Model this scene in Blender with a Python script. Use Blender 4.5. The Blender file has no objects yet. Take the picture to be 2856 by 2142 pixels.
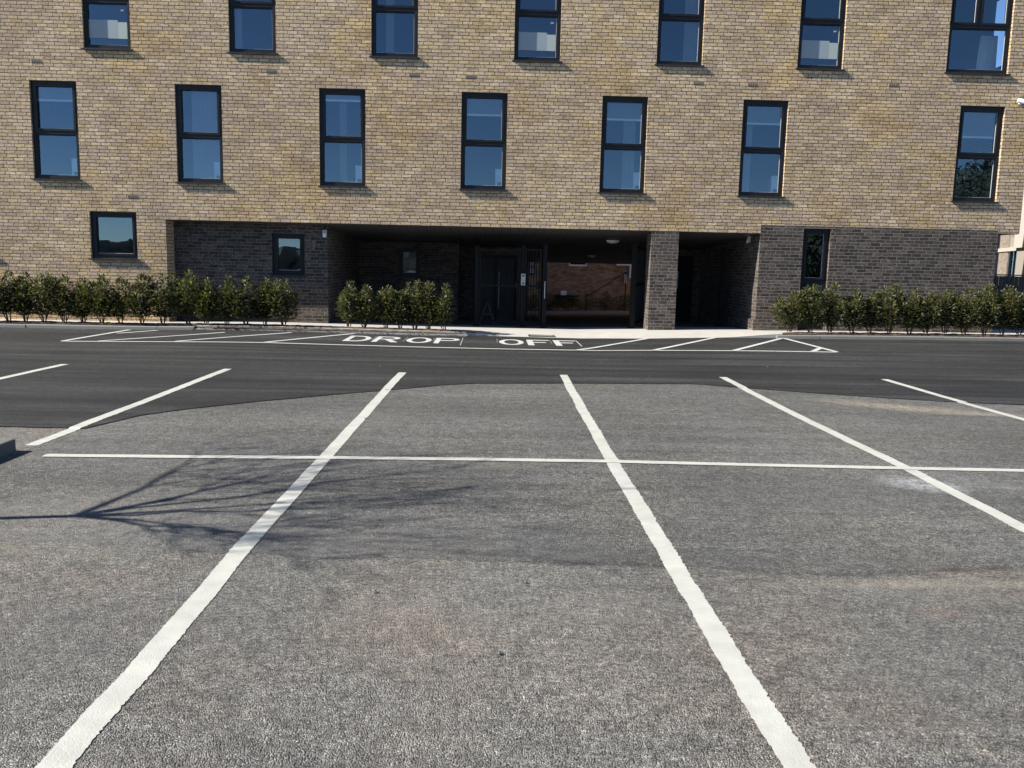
import bpy, math, random
from mathutils import Vector, Matrix, noise as mnoise
R = math.radians
sc = bpy.context.scene
col = sc.collection
random.seed(7)

# ------------------------------------------------------------------ helpers
class MB:
    """Collects simple solids; build() links them as one mesh object."""
    def __init__(s): s.v = []; s.f = []
    def quad(s, a, b, c, d):
        n = len(s.v); s.v += [a, b, c, d]; s.f.append((n, n+1, n+2, n+3))
    def poly(s, pts):
        n = len(s.v); s.v += list(pts); s.f.append(tuple(range(n, n+len(pts))))
    def box(s, x0, x1, y0, y1, z0, z1):
        n = len(s.v)
        s.v += [(x0,y0,z0),(x1,y0,z0),(x1,y1,z0),(x0,y1,z0),(x0,y0,z1),(x1,y0,z1),(x1,y1,z1),(x0,y1,z1)]
        s.f += [(n,n+3,n+2,n+1),(n+4,n+5,n+6,n+7),(n,n+1,n+5,n+4),(n+1,n+2,n+6,n+5),(n+2,n+3,n+7,n+6),(n+3,n,n+4,n+7)]
    def tube(s, pts, radii, k=8, cap=True):
        pts = [Vector(p) for p in pts]; n0 = len(s.v)
        for i, p in enumerate(pts):
            d = (pts[min(i+1, len(pts)-1)] - pts[max(i-1, 0)]).normalized()
            a = d.orthogonal().normalized() if i == 0 else (a - d*a.dot(d)).normalized()
            b = d.cross(a)
            for j in range(k):
                t = 2*math.pi*j/k
                s.v.append(tuple(p + (a*math.cos(t) + b*math.sin(t))*radii[i]))
        for i in range(len(pts)-1):
            for j in range(k):
                s.f.append((n0+i*k+j, n0+i*k+(j+1)%k, n0+(i+1)*k+(j+1)%k, n0+(i+1)*k+j))
        if cap:
            s.f.append(tuple(n0+j for j in reversed(range(k))))
            s.f.append(tuple(n0+(len(pts)-1)*k+j for j in range(k)))
    def lathe(s, prof, k=24):
        n0 = len(s.v)
        for r, z in prof:
            for j in range(k):
                t = 2*math.pi*j/k; s.v.append((r*math.cos(t), r*math.sin(t), z))
        for i in range(len(prof)-1):
            for j in range(k):
                s.f.append((n0+i*k+j, n0+i*k+(j+1)%k, n0+(i+1)*k+(j+1)%k, n0+(i+1)*k+j))
    def shift(s, dx, dy, dz):
        s.v = [(x+dx, y+dy, z+dz) for x, y, z in s.v]; return s
    def build(s, name, m, parent=None, bevel=0, smooth=False, world=False):
        me = bpy.data.meshes.new(name); me.from_pydata(s.v, [], s.f); me.update()
        me.materials.append(m)
        if smooth:
            for p in me.polygons: p.use_smooth = True
        o = bpy.data.objects.new(name, me); col.objects.link(o)
        if parent:
            o.parent = parent
            if world: o.location = -parent.location
        if bevel:
            b = o.modifiers.new('bevel', 'BEVEL'); b.width = bevel; b.segments = 2; b.limit_method = 'ANGLE'
        return o

def tag(o, label=None, cat=None, group=None, kind=None):
    if label: o['label'] = label
    if cat: o['category'] = cat
    if group: o['group'] = group
    if kind: o['kind'] = kind
    return o
def empty(name, loc, rz=0, **k):
    o = bpy.data.objects.new(name, None); col.objects.link(o); o.empty_display_size = .2
    o.location = loc; o.rotation_euler.z = rz
    return tag(o, **k)
def copy_tree(o, parent=None):
    c = o.copy(); col.objects.link(c)
    if parent: c.parent = parent
    for ch in list(o.children): copy_tree(ch, c)
    return c
def smooth01(t): t = min(max(t, 0), 1); return t*t*(3-2*t)

# ground height: the yard rises a little towards the right-hand end of the building
def zg(x, y):
    h = .165*(1-math.exp(-max(x-2, 0)/5)) + .035*math.exp(-((x+5)/2.2)**2)
    return h*min(max((y-11)/7.5, 0), 1)

# ------------------------------------------------------------------ materials
class NT:
    def __init__(s, name):
        s.m = bpy.data.materials.new(name); s.m.use_nodes = True
        s.t = s.m.node_tree; s.n = s.t.nodes; s.l = s.t.links
        s.b = s.n['Principled BSDF']; s.out = s.n['Material Output']
    def link(s, a, b): s.l.new(a, b)
    def add(s, t, **k):
        n = s.n.new(t)
        for a, v in k.items(): setattr(n, a, v)
        return n
    def put(s, sock, v):
        if hasattr(v, 'is_output'): s.l.new(v, sock)
        elif isinstance(v, (tuple, list)) and len(v) == 3 and sock.type == 'RGBA': sock.default_value = (*v, 1)
        else: sock.default_value = v
    def math(s, op, a, b=None, c=None, clamp=False):
        n = s.add('ShaderNodeMath', operation=op, use_clamp=clamp)
        for i, v in enumerate((a, b, c)):
            if v is not None: s.put(n.inputs[i], v)
        return n.outputs[0]
    def mix(s, f, a, b, blend='MIX'):
        n = s.add('ShaderNodeMix', data_type='RGBA', blend_type=blend)
        s.put(n.inputs[0], f); s.put(n.inputs[6], a); s.put(n.inputs[7], b)
        return n.outputs[2]
    def noise(s, vec, scale, detail=3, rough=.55, dims='3D'):
        n = s.add('ShaderNodeTexNoise', noise_dimensions=dims)
        if vec is not None: s.put(n.inputs['Vector'], vec)
        s.put(n.inputs['Scale'], scale); s.put(n.inputs['Detail'], detail); s.put(n.inputs['Roughness'], rough)
        return n.outputs[0]
    def remap(s, v, a, b, c=0., d=1., kind='LINEAR'):
        n = s.add('ShaderNodeMapRange', interpolation_type=kind)
        for i, x in enumerate((v, a, b, c, d)): s.put(n.inputs[i], x)
        return n.outputs[0]
    def ramp(s, v, stops, mode='LINEAR'):
        n = s.add('ShaderNodeValToRGB'); e = n.color_ramp; e.interpolation = mode
        while len(e.elements) > 1: e.elements.remove(e.elements[-1])
        for i, (p, c) in enumerate(stops):
            el = e.elements[0] if i == 0 else e.elements.new(p)
            el.position = p; el.color = (*c, 1)
        s.put(n.inputs[0], v); return n.outputs[0]
    def comb(s, x, y, z=0.):
        n = s.add('ShaderNodeCombineXYZ')
        for i, v in enumerate((x, y, z)): s.put(n.inputs[i], v)
        return n.outputs[0]
    def pos(s):
        g = s.add('ShaderNodeNewGeometry'); p = s.add('ShaderNodeSeparateXYZ'); s.link(g.outputs['Position'], p.inputs[0])
        return g, p.outputs
    def scalevec(s, v, sc3):
        n = s.add('ShaderNodeVectorMath', operation='MULTIPLY'); s.put(n.inputs[0], v); n.inputs[1].default_value = sc3
        return n.outputs[0]
    def bump(s, h, strength, dist, chain=None):
        n = s.add('ShaderNodeBump'); s.put(n.inputs['Height'], h)
        n.inputs['Strength'].default_value = strength; n.inputs['Distance'].default_value = dist
        if chain is not None: s.link(chain, n.inputs['Normal'])
        return n.outputs[0]

def plain(name, c, rough=.5, metal=0., var=.12, scale=6, bump=0, spec=.5, coat=0):
    t = NT(name); g, p = t.pos()
    n = t.noise(g.outputs['Position'], scale, 4)
    lo = tuple(x*(1-var) for x in c); hi = tuple(min(1, x*(1+var)) for x in c)
    t.put(t.b.inputs['Base Color'], t.mix(n, lo, hi))
    t.put(t.b.inputs['Roughness'], t.remap(n, .3, .7, max(0, rough-.06), min(1, rough+.06)))
    t.b.inputs['Metallic'].default_value = metal; t.b.inputs['Specular IOR Level'].default_value = spec
    if coat: t.b.inputs['Coat Weight'].default_value = coat
    if bump: t.link(t.bump(t.noise(g.outputs['Position'], 60, 4), .5, bump), t.b.inputs['Normal'])
    return t.m

def brick_mat(name, tones, mortar, tint=None, tint_amt=.0, jw=.0055, blotch=.0, rough=.85, z0=2.38, bumps=.6):
    t = NT(name); g, p = t.pos()
    N = t.add('ShaderNodeSeparateXYZ'); t.link(g.outputs['True Normal'], N.inputs[0])
    isx = t.math('GREATER_THAN', t.math('ABSOLUTE', N.outputs[0]), .6)
    isz = t.math('GREATER_THAN', t.math('ABSOLUTE', N.outputs[2]), .6)
    u = t.math('ADD', t.math('MULTIPLY', p[0], t.math('SUBTRACT', 1., isx)), t.math('MULTIPLY', p[1], isx))
    v = t.math('ADD', t.math('MULTIPLY', p[2], t.math('SUBTRACT', 1., isz)), t.math('MULTIPLY', p[1], isz))
    # hand-laid wobble
    wob = t.math('MULTIPLY', t.math('SUBTRACT', t.noise(t.comb(u, v), 4., 3), .5), .018)
    vr = t.math('DIVIDE', t.math('ADD', t.math('SUBTRACT', v, z0), wob), .075)
    row = t.math('FLOOR', vr); fv = t.math('FRACT', vr)
    wn = t.add('ShaderNodeTexWhiteNoise', noise_dimensions='1D'); t.link(row, wn.inputs['W'])
    off = t.math('ADD', t.math('MULTIPLY', t.math('MODULO', row, 2.), .5), t.math('MULTIPLY', wn.outputs[0], .36))
    ur = t.math('ADD', t.math('DIVIDE', u, .225), off)
    cl = t.math('FLOOR', ur); fu = t.math('FRACT', ur)
    du = t.math('MULTIPLY', t.math('MINIMUM', fu, t.math('SUBTRACT', 1., fu)), .225)
    dv = t.math('MULTIPLY', t.math('MINIMUM', fv, t.math('SUBTRACT', 1., fv)), .075)
    uv = t.comb(u, v)
    fine = t.noise(uv, 85, 3)
    d = t.math('ADD', t.math('MINIMUM', du, dv), t.math('MULTIPLY', t.math('SUBTRACT', fine, .5), .0055))
    mask = t.remap(d, jw-.0022, jw+.0022)
    w2 = t.add('ShaderNodeTexWhiteNoise', noise_dimensions='2D'); t.link(t.comb(cl, row), w2.inputs['Vector'])
    sp = t.add('ShaderNodeSeparateColor'); t.link(w2.outputs['Color'], sp.inputs[0])
    c = t.ramp(w2.outputs['Value'], [(i/len(tones), x) for i, x in enumerate(tones)], 'CONSTANT')
    # mottling inside each brick: darker drag marks, pale flecks
    m1 = t.noise(t.scalevec(t.comb(t.math('ADD', u, t.math('MULTIPLY', sp.outputs[0], 9.)), v, t.math('MULTIPLY', row, .37)), (22, 55, 1)), 1., 4, .65)
    c = t.mix(t.remap(m1, .36, .64, 0., 1.), t.mix(1., c, (.56, .53, .50), 'MULTIPLY'), t.mix(1., c, (1.2, 1.21, 1.24), 'MULTIPLY'))
    c = t.mix(t.remap(sp.outputs[1], .0, 1., .0, .46), c, t.mix(1., c, (.52, .52, .53), 'MULTIPLY'))
    if blotch:
        m2 = t.noise(t.scalevec(t.comb(t.math('ADD', u, t.math('MULTIPLY', cl, 3.1)), v, row), (14, 20, 1)), 1., 2)
        m4 = t.noise(uv, .7, 2)
        c = t.mix(t.math('MULTIPLY', t.remap(m2, .5, .6, 0., blotch), t.remap(m4, .42, .6, .35, 1.)), c, t.mix(1., c, (2.3, 2.25, 2.25), 'MULTIPLY'))
    if tint:
        big = t.noise(uv, .55, 3, .6)
        c = t.mix(t.math('MULTIPLY', t.remap(big, .5, .68), tint_amt), c, t.mix(1., c, tint, 'MULTIPLY'))
        big2 = t.noise(t.comb(t.math('ADD', u, 31.), v), .35, 3, .6)
        c = t.mix(t.remap(big2, .42, .66, 0., .8), c, t.mix(1., c, (.84, .82, .83), 'MULTIPLY'))
        big3 = t.noise(t.scalevec(t.comb(t.math('ADD', u, 57.), v), (1.3, 3.4, 1)), 1., 4, .65)
        c = t.mix(t.remap(big3, .42, .64, 0., .8), c, t.mix(1., c, (.76, .74, .73), 'MULTIPLY'))
    mo = t.mix(t.noise(uv, 30, 3), tuple(x*.7 for x in mortar), tuple(x*1.3 for x in mortar))
    if tint:
        mo = t.mix(t.remap(t.noise(t.scalevec(uv, (5, 16, 1)), 1., 3, .6), .46, .66, 0., .7), mo, t.mix(1., c, (.55, .52, .48), 'MULTIPLY'))
    t.put(t.b.inputs['Base Color'], t.mix(mask, mo, c))
    t.b.inputs['Roughness'].default_value = rough; t.b.inputs['Specular IOR Level'].default_value = .25
    h = t.math('ADD', t.math('MULTIPLY', mask, t.math('ADD', .75, t.math('MULTIPLY', sp.outputs[2], .25))), t.math('MULTIPLY', fine, .22))
    h = t.math('ADD', h, t.math('MULTIPLY', m1, .25))
    t.link(t.bump(h, bumps, .007), t.b.inputs['Normal'])
    return t.m

def asphalt_mat(name, lo, mid, hi, stone=95., bump=.006, patches=(), streak=.0, speck=0., tone2=None, strength=.9, big=.25, gap=.26, tracks=0., clump=.85):
    """Bitumen with stones: each Voronoi cell is one stone; dark gaps between; big soft tone patches."""
    t = NT(name); g, p = t.pos(); P = g.outputs['Position']
    xy = t.comb(p[0], p[1])
    wv = t.add('ShaderNodeVectorMath', operation='ADD'); t.link(xy, wv.inputs[0])
    wn = t.add('ShaderNodeTexNoise'); t.link(xy, wn.inputs['Vector']); wn.inputs['Scale'].default_value = stone*.9
    t.link(t.scalevec(wn.outputs['Color'], (.006, .006, 0)), wv.inputs[1])
    vo = t.add('ShaderNodeTexVoronoi', voronoi_dimensions='2D'); t.link(wv.outputs[0], vo.inputs['Vector']); vo.inputs['Scale'].default_value = stone
    sp = t.add('ShaderNodeSeparateColor'); t.link(vo.outputs['Color'], sp.inputs[0])
    c = t.ramp(sp.outputs[0], [(0, lo), (.45, mid), (.85, mid), (1, hi)])
    dist = vo.outputs['Distance']
    c = t.mix(t.remap(dist, .38, .72, 0., 1.-gap), c, t.mix(1., c, (.28, .28, .29), 'MULTIPLY'))
    mid_n = t.noise(xy, stone*.23, 4, .7)
    c = t.mix(t.remap(mid_n, .38, .56, clump, 0.), c, t.mix(1., c, (.42, .42, .43), 'MULTIPLY'))
    c = t.mix(t.remap(mid_n, .56, .68, 0., .6), c, t.mix(1., c, (1.4, 1.4, 1.38), 'MULTIPLY'))
    k2 = t.noise(xy, 9., 4, .7)
    c = t.mix(t.remap(k2, .38, .62), t.mix(1., c, (.74, .74, .745), 'MULTIPLY'), t.mix(1., c, (1.17, 1.17, 1.155), 'MULTIPLY'))
    bn = t.noise(xy, .45, 5, .6)
    c = t.mix(t.remap(bn, .36, .64, 0., 1.), t.mix(1., c, (1-big, 1-big, 1-big), 'MULTIPLY'), t.mix(1., c, (1+big*.6,)*3, 'MULTIPLY'))
    if tone2:
        b2 = t.noise(t.comb(t.math('ADD', p[0], 17.), p[1]), .8, 4, .6)
        c = t.mix(t.remap(b2, .45, .66, 0., .8), c, t.mix(1., c, tone2, 'MULTIPLY'))
    if streak:
        s1 = t.noise(t.scalevec(xy, (.12, 3.2, 1)), 1., 6, .7)
        c = t.mix(t.remap(s1, .38, .62), t.mix(1., c, (1-streak,)*3, 'MULTIPLY'), t.mix(1., c, (1+streak,)*3, 'MULTIPLY'))
        s0 = t.noise(t.scalevec(xy, (.10, .9, 1)), 1., 5, .7)
        c = t.mix(t.remap(s0, .38, .62), t.mix(1., c, (1-streak*.8,)*3, 'MULTIPLY'), t.mix(1., c, (1+streak*.8,)*3, 'MULTIPLY'))
        s2 = t.noise(t.scalevec(xy, (.35, 14., 1)), 1., 3, .6)
        c = t.mix(t.remap(s2, .68, .76, 0., .5), c, t.mix(1., c, (2., 2., 2.), 'MULTIPLY'))
    if tracks:
        s3 = t.noise(t.scalevec(xy, (2.2, .25, 1)), 1., 3, .6)
        c = t.mix(t.remap(s3, .5, .7, 0., tracks), c, t.mix(1., c, (.6, .6, .62), 'MULTIPLY'))
    if speck:
        v2 = t.add('ShaderNodeTexVoronoi', voronoi_dimensions='2D'); t.link(xy, v2.inputs['Vector']); v2.inputs['Scale'].default_value = .75
        c = t.mix(t.remap(v2.outputs['Distance'], .008, .016, speck, 0.), c, (.5, .49, .45))
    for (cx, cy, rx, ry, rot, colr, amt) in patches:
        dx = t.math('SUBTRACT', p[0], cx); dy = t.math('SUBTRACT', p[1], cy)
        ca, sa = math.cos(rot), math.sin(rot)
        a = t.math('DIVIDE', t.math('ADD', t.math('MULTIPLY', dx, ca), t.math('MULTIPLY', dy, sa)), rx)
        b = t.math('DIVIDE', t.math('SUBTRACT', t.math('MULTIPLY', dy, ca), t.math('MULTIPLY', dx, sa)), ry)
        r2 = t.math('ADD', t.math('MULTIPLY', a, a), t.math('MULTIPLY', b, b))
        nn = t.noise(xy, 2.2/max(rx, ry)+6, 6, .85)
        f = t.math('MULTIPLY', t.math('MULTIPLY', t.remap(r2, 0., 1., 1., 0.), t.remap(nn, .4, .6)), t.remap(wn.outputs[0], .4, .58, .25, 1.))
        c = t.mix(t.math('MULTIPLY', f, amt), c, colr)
    t.put(t.b.inputs['Base Color'], c)
    t.b.inputs['Roughness'].default_value = .82; t.b.inputs['Specular IOR Level'].default_value = .3
    h = t.math('ADD', t.remap(dist, .0, .75, 1., 0.), t.math('MULTIPLY', sp.outputs[1], .55))
    h = t.math('ADD', h, t.math('MULTIPLY', mid_n, 2.4))
    t.link(t.bump(h, strength, bump), t.b.inputs['Normal'])
    return t.m

def paint_mat(name, c):
    t = NT(name); g, p = t.pos(); xy = t.comb(p[0], p[1])
    n1 = t.noise(xy, 60, 4, .7); n2 = t.noise(xy, 7, 4, .6); n3 = t.noise(xy, 140, 2)
    k = t.mix(t.remap(n2, .35, .7), tuple(x*.86 for x in c), tuple(x*1.05 for x in c))
    n4 = t.noise(xy, 1.6, 4, .6)
    k = t.mix(t.remap(n4, .5, .68, 0., .3), k, t.mix(1., k, (.74, .73, .70), 'MULTIPLY'))
    wear = t.math('SUBTRACT', t.remap(n4, .35, .7, .71, .58), 0.)
    k = t.mix(t.remap(t.math('SUBTRACT', n1, wear), 0., .06, 0., .6), k, (.20, .19, .17))
    k = t.mix(t.remap(n2, .6, .75, 0., .25), k, (c[0]*.9, c[1]*.86, c[2]*.72))
    t.put(t.b.inputs['Base Color'], k); t.b.inputs['Roughness'].default_value = .6
    t.link(t.bump(t.math('ADD', n3, n1), .5, .004), t.b.inputs['Normal'])
    return t.m

M = {}
M['buff_brick'] = brick_mat('buff_brick', [(.69,.525,.32),(.62,.468,.285),(.73,.565,.37),(.57,.43,.27),(.68,.51,.285),(.64,.49,.34),(.71,.54,.325),(.60,.46,.315),(.69,.53,.36),(.62,.455,.325)],
                            (.034,.024,.013), tint=(1.03,.94,.70), tint_amt=.8, bumps=.75, jw=.0064)  # near-black mortar colour also holds the shade of the recessed joints
M['dark_brick'] = brick_mat('dark_brick', [(.082,.066,.056),(.052,.043,.038),(.104,.083,.070),(.068,.055,.047),(.090,.071,.059),(.044,.037,.033)],
                            (.20,.178,.155), jw=.0038, blotch=.95, bumps=.75)
M['courtyard_brick'] = brick_mat('courtyard_brick', [(.50,.36,.22),(.42,.28,.165),(.54,.40,.25),(.36,.22,.13),(.47,.32,.19)], (.20,.16,.12), tint=(1.,.75,.6), tint_amt=.7)
M['pale_brick'] = brick_mat('pale_brick', [(.50,.40,.33),(.45,.34,.28),(.55,.44,.36),(.42,.31,.27)], (.42,.37,.33))
CRACKS = [(.55,4.52,.5,.05,0,(.02,.02,.018),1.),(1.15,4.47,.55,.045,-.05,(.022,.02,.018),1.),(1.75,4.39,.5,.06,0,(.02,.017,.014),1.),(2.25,4.43,.45,.055,.12,(.025,.02,.016),1.),(2.85,4.52,.6,.05,.1,(.028,.02,.016),1.),(.75,4.70,.8,.2,0,(.062,.062,.06),.9),(1.9,4.58,1.,.12,0,(.085,.085,.085),.6),(2.3,4.27,1.,.09,.05,(.40,.35,.27),.8)]
SAND = (.40, .335, .25)
M['old_asphalt'] = asphalt_mat('old_asphalt', (.112,.107,.097), (.258,.249,.226), (.48,.465,.42), stone=155, bump=.007, tone2=(1.1,.97,.90), big=.2, strength=1.,
    patches=CRACKS+[(2.6,4.15,.9,.22,.0,(.24,.215,.18),.5),(-2.5,4.6,.9,.16,.05,(.21,.20,.15),.5),(1.7,4.42,.55,.06,.03,(.05,.048,.045),.8),(2.6,4.47,.35,.04,0,(.06,.05,.045),.6),(2.2,3.9,.2,.12,0,(.3,.17,.14),.45),(-.35,3.7,.5,.7,.2,(.27,.21,.175),.5),(-.2,2.7,.35,.6,0,(.27,.215,.18),.45),(.55,3.9,.4,.3,0,(.28,.215,.18),.45),(-1.9,3.6,.9,.5,.3,(.12,.115,.11),.45),(-1.0,2.7,.5,.4,0,(.11,.105,.10),.4),(1.9,3.3,.7,.5,.4,(.14,.135,.125),.4),(.3,2.35,.12,.09,0,(.05,.05,.05),.7),(-.62,4.25,.1,.06,0,(.05,.05,.05),.6)])
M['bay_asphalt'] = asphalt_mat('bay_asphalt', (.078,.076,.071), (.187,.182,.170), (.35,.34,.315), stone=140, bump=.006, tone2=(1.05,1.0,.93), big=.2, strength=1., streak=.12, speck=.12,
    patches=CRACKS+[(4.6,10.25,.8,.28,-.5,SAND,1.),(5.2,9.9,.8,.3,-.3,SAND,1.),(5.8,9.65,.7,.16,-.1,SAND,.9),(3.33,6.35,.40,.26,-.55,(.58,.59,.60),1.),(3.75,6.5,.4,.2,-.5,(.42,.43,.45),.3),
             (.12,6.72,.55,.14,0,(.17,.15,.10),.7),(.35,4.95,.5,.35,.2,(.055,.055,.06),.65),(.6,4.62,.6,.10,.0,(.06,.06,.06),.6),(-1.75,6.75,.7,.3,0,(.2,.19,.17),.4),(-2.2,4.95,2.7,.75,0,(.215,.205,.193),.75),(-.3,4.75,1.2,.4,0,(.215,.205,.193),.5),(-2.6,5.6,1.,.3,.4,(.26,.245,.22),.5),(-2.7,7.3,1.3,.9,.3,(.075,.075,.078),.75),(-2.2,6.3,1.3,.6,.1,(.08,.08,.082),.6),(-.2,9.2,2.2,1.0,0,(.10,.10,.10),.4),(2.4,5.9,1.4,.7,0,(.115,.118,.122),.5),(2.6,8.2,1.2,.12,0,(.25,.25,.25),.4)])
M['road_asphalt'] = asphalt_mat('road_asphalt', (.015,.015,.016), (.034,.034,.0332), (.086,.085,.081), stone=150, bump=.005, streak=.5, speck=.0, big=.25, strength=.8, gap=.35, clump=.85)
M['paint'] = paint_mat('road_paint', (.42,.415,.375))
M['paint_fresh'] = paint_mat('road_paint_fresh', (.45,.45,.435))
M['concrete'] = plain('pale_concrete', (.36,.34,.31), .85, var=.14, scale=3, bump=.002)
M['kerb'] = plain('kerb_concrete', (.155,.148,.135), .85, var=.22, scale=9, bump=.003)
M['kerb_dark'] = plain('weathered_kerb', (.11,.102,.09), .9, var=.2, scale=12, bump=.003)
M['frame'] = plain('anthracite_frame', (.0085,.0085,.010), .42, var=.1, spec=.25)
M['sill'] = plain('anthracite_sill', (.022,.022,.026), .4, var=.1, spec=.3)
M['black_steel'] = plain('black_steel', (.006,.006,.006), .6, var=.2, spec=.2)
M['soffit'] = None
M['white'] = plain('white_plastic', (.86,.87,.86), .4, var=.04)
M['grey_plastic'] = plain('grey_plastic', (.42,.42,.42), .4, var=.05)
M['room'] = plain('room_paint', (.028,.028,.03), .8, var=.05)
M['room_floor'] = plain('room_floor', (.03,.03,.03), .7, var=.08)
M['blind'] = plain('blind_fabric', (.30,.31,.32), .8, var=.05)
M['pale_green'] = plain('pale_green_board', (.62,.70,.62), .6, var=.04)
M['film'] = plain('frosted_film', (.25,.29,.31), .5, var=.03)
M['film_pale'] = plain('frosted_film_pale', (.33,.38,.35), .5, var=.03)
M['screen'] = plain('pale_screen', (.80,.82,.84), .6, var=.04)
M['dark'] = plain('dark_board', (.012,.013,.014), .6, var=.1)
M['cream'] = plain('cream_render', (.36,.33,.285), .8, var=.05)
M['taupe'] = plain('taupe_render', (.24,.205,.175), .85, var=.08, scale=3)
M['vent'] = plain('vent_clay', (.20,.165,.125), .8, var=.15)
M['grate'] = plain('cast_iron', (.09,.082,.07), .6, metal=.3, var=.2)
M['fence'] = plain('black_stained_timber', (.022,.022,.024), .7, var=.4, scale=14)
M['bark'] = plain('tree_bark', (.12,.095,.07), .9, var=.3, scale=20, bump=.004)
M['lens'] = plain('black_glass', (.01,.01,.012), .1, var=0)

def soffit_mat():
    t = NT('soffit_planks'); g, p = t.pos()
    f = t.math('FRACT', t.math('DIVIDE', p[0], .2))
    gap = t.math('LESS_THAN', f, .06)
    n = t.noise(g.outputs['Position'], 2, 3)
    t.put(t.b.inputs['Base Color'], t.mix(gap, t.mix(n, (.065,.066,.07), (.09,.091,.095)), (.006,.006,.006)))
    t.b.inputs['Roughness'].default_value = .45
    t.link(t.bump(t.math('SUBTRACT', 1., gap), .8, .01), t.b.inputs['Normal'])
    return t.m
M['soffit'] = soffit_mat()

def glass_mat(name, refl=.145, tint=(.70,.77,.80)):
    t = NT(name); t.n.remove(t.b)
    tr = t.add('ShaderNodeBsdfTransparent'); t.put(tr.inputs[0], tint)
    gl = t.add('ShaderNodeBsdfGlossy'); t.put(gl.inputs['Color'], (.66,.86,1.)); gl.inputs['Roughness'].default_value = .004
    fr = t.add('ShaderNodeFresnel'); fr.inputs[0].default_value = 1.5
    g, p = t.pos()
    w = t.noise(g.outputs['Position'], 1.3, 1)
    bm = t.bump(w, .14, .02); t.link(bm, gl.inputs['Normal'])
    f = t.math('ADD', fr.outputs[0], refl-.04, clamp=True)
    mx = t.add('ShaderNodeMixShader'); t.link(f, mx.inputs[0]); t.link(tr.outputs[0], mx.inputs[1]); t.link(gl.outputs[0], mx.inputs[2])
    t.link(mx.outputs[0], t.out.inputs[0]); return t.m
M['glass'] = glass_mat('window_glass')

def leaf_mat(name, dark, light, young):
    t = NT(name); g, p = t.pos()
    at = t.add('ShaderNodeAttribute', attribute_name='tone'); v = at.outputs['Fac']
    c = t.ramp(v, [(0, dark), (.55, light), (.85, light), (1, young)])
    t.put(t.b.inputs['Base Color'], c); t.b.inputs['Roughness'].default_value = .46
    t.b.inputs['Specular IOR Level'].default_value = .38
    tl = t.add('ShaderNodeBsdfTranslucent'); t.put(tl.inputs[0], t.mix(1., c, (1.6,1.7,.7), 'MULTIPLY'))
    mx = t.add('ShaderNodeMixShader'); mx.inputs[0].default_value = .33
    t.link(t.b.outputs[0], mx.inputs[1]); t.link(tl.outputs[0], mx.inputs[2]); t.link(mx.outputs[0], t.out.inputs[0])
    return t.m
M['leaf'] = leaf_mat('laurel_leaf', (.021,.025,.011), (.069,.076,.032), (.20,.18,.07))
M['stem'] = plain('shrub_stem', (.10,.06,.035), .8, var=.3)

def bark_mulch():
    t = NT('bark_mulch'); g, p = t.pos(); xy = t.comb(p[0], p[1], p[2])
    v = t.add('ShaderNodeTexVoronoi'); t.link(t.scalevec(xy, (22, 40, 30)), v.inputs['Vector']); v.inputs['Scale'].default_value = 1
    sp = t.add('ShaderNodeSeparateColor'); t.link(v.outputs['Color'], sp.inputs[0])
    c = t.ramp(sp.outputs[0], [(0,(.018,.011,.008)),(.5,(.05,.028,.018)),(.85,(.085,.05,.032)),(1,(.17,.12,.085))])
    t.put(t.b.inputs['Base Color'], c); t.b.inputs['Roughness'].default_value = .9
    h = t.math('ADD', t.math('MULTIPLY', sp.outputs[1], 1.), t.noise(xy, 40, 4))
    t.link(t.bump(h, 1., .02), t.b.inputs['Normal']); return t.m
M['mulch'] = bark_mulch()

# ------------------------------------------------------------------ camera
cam_d = bpy.data.cameras.new('camera'); cam = bpy.data.objects.new('camera', cam_d); col.objects.link(cam)
pi_, ya, ro = .1407107, .0259721, .0222962
fw = Vector((math.sin(ya)*math.cos(pi_), math.cos(ya)*math.cos(pi_), -math.sin(pi_)))
rt = Vector((math.cos(ya), -math.sin(ya), 0)); up = rt.cross(fw)
r2 = rt*math.cos(ro) + up*math.sin(ro); u2 = -rt*math.sin(ro) + up*math.cos(ro)
mw = Matrix((( r2.x, u2.x, -fw.x, 0), (r2.y, u2.y, -fw.y, 0), (r2.z, u2.z, -fw.z, 1.62), (0,0,0,1)))
cam.matrix_world = mw
cam_d.sensor_fit = 'HORIZONTAL'; cam_d.sensor_width = 36; cam_d.lens = 36*2408.04/2856
cam_d.clip_end = 1000; cam_d.clip_start = .05
sc.camera = cam

# ------------------------------------------------------------------ light
EL, G_ = R(36), R(10.5)                      # sun height, and its angle to the long wall
sdir = Vector((math.cos(EL)*math.cos(G_), math.cos(EL)*math.sin(G_), -math.sin(EL)))   # light travels to the right and slightly at the wall
sd = bpy.data.lights.new('sun', 'SUN'); sd.energy = 5.0; sd.angle = R(.53); sd.color = (1., .955, .86)
so = bpy.data.objects.new('sun', sd); col.objects.link(so)
so.rotation_euler = sdir.to_track_quat('-Z', 'Y').to_euler(); so.location = (-30, -6, 24)
w = bpy.data.worlds.new('World'); sc.world = w; w.use_nodes = True
nt = w.node_tree; bg = nt.nodes['Background']
sk = nt.nodes.new('ShaderNodeTexSky'); sk.sky_type = 'NISHITA'; sk.sun_disc = False
sk.sun_elevation = EL; sk.sun_rotation = math.atan2(-sdir.x, -sdir.y)
sk.air_density = .8; sk.dust_density = .0; sk.ozone_density = 3.6; sk.altitude = 2500
nt.links.new(sk.outputs[0], bg.inputs[0]); bg.inputs[1].default_value = .088

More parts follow.
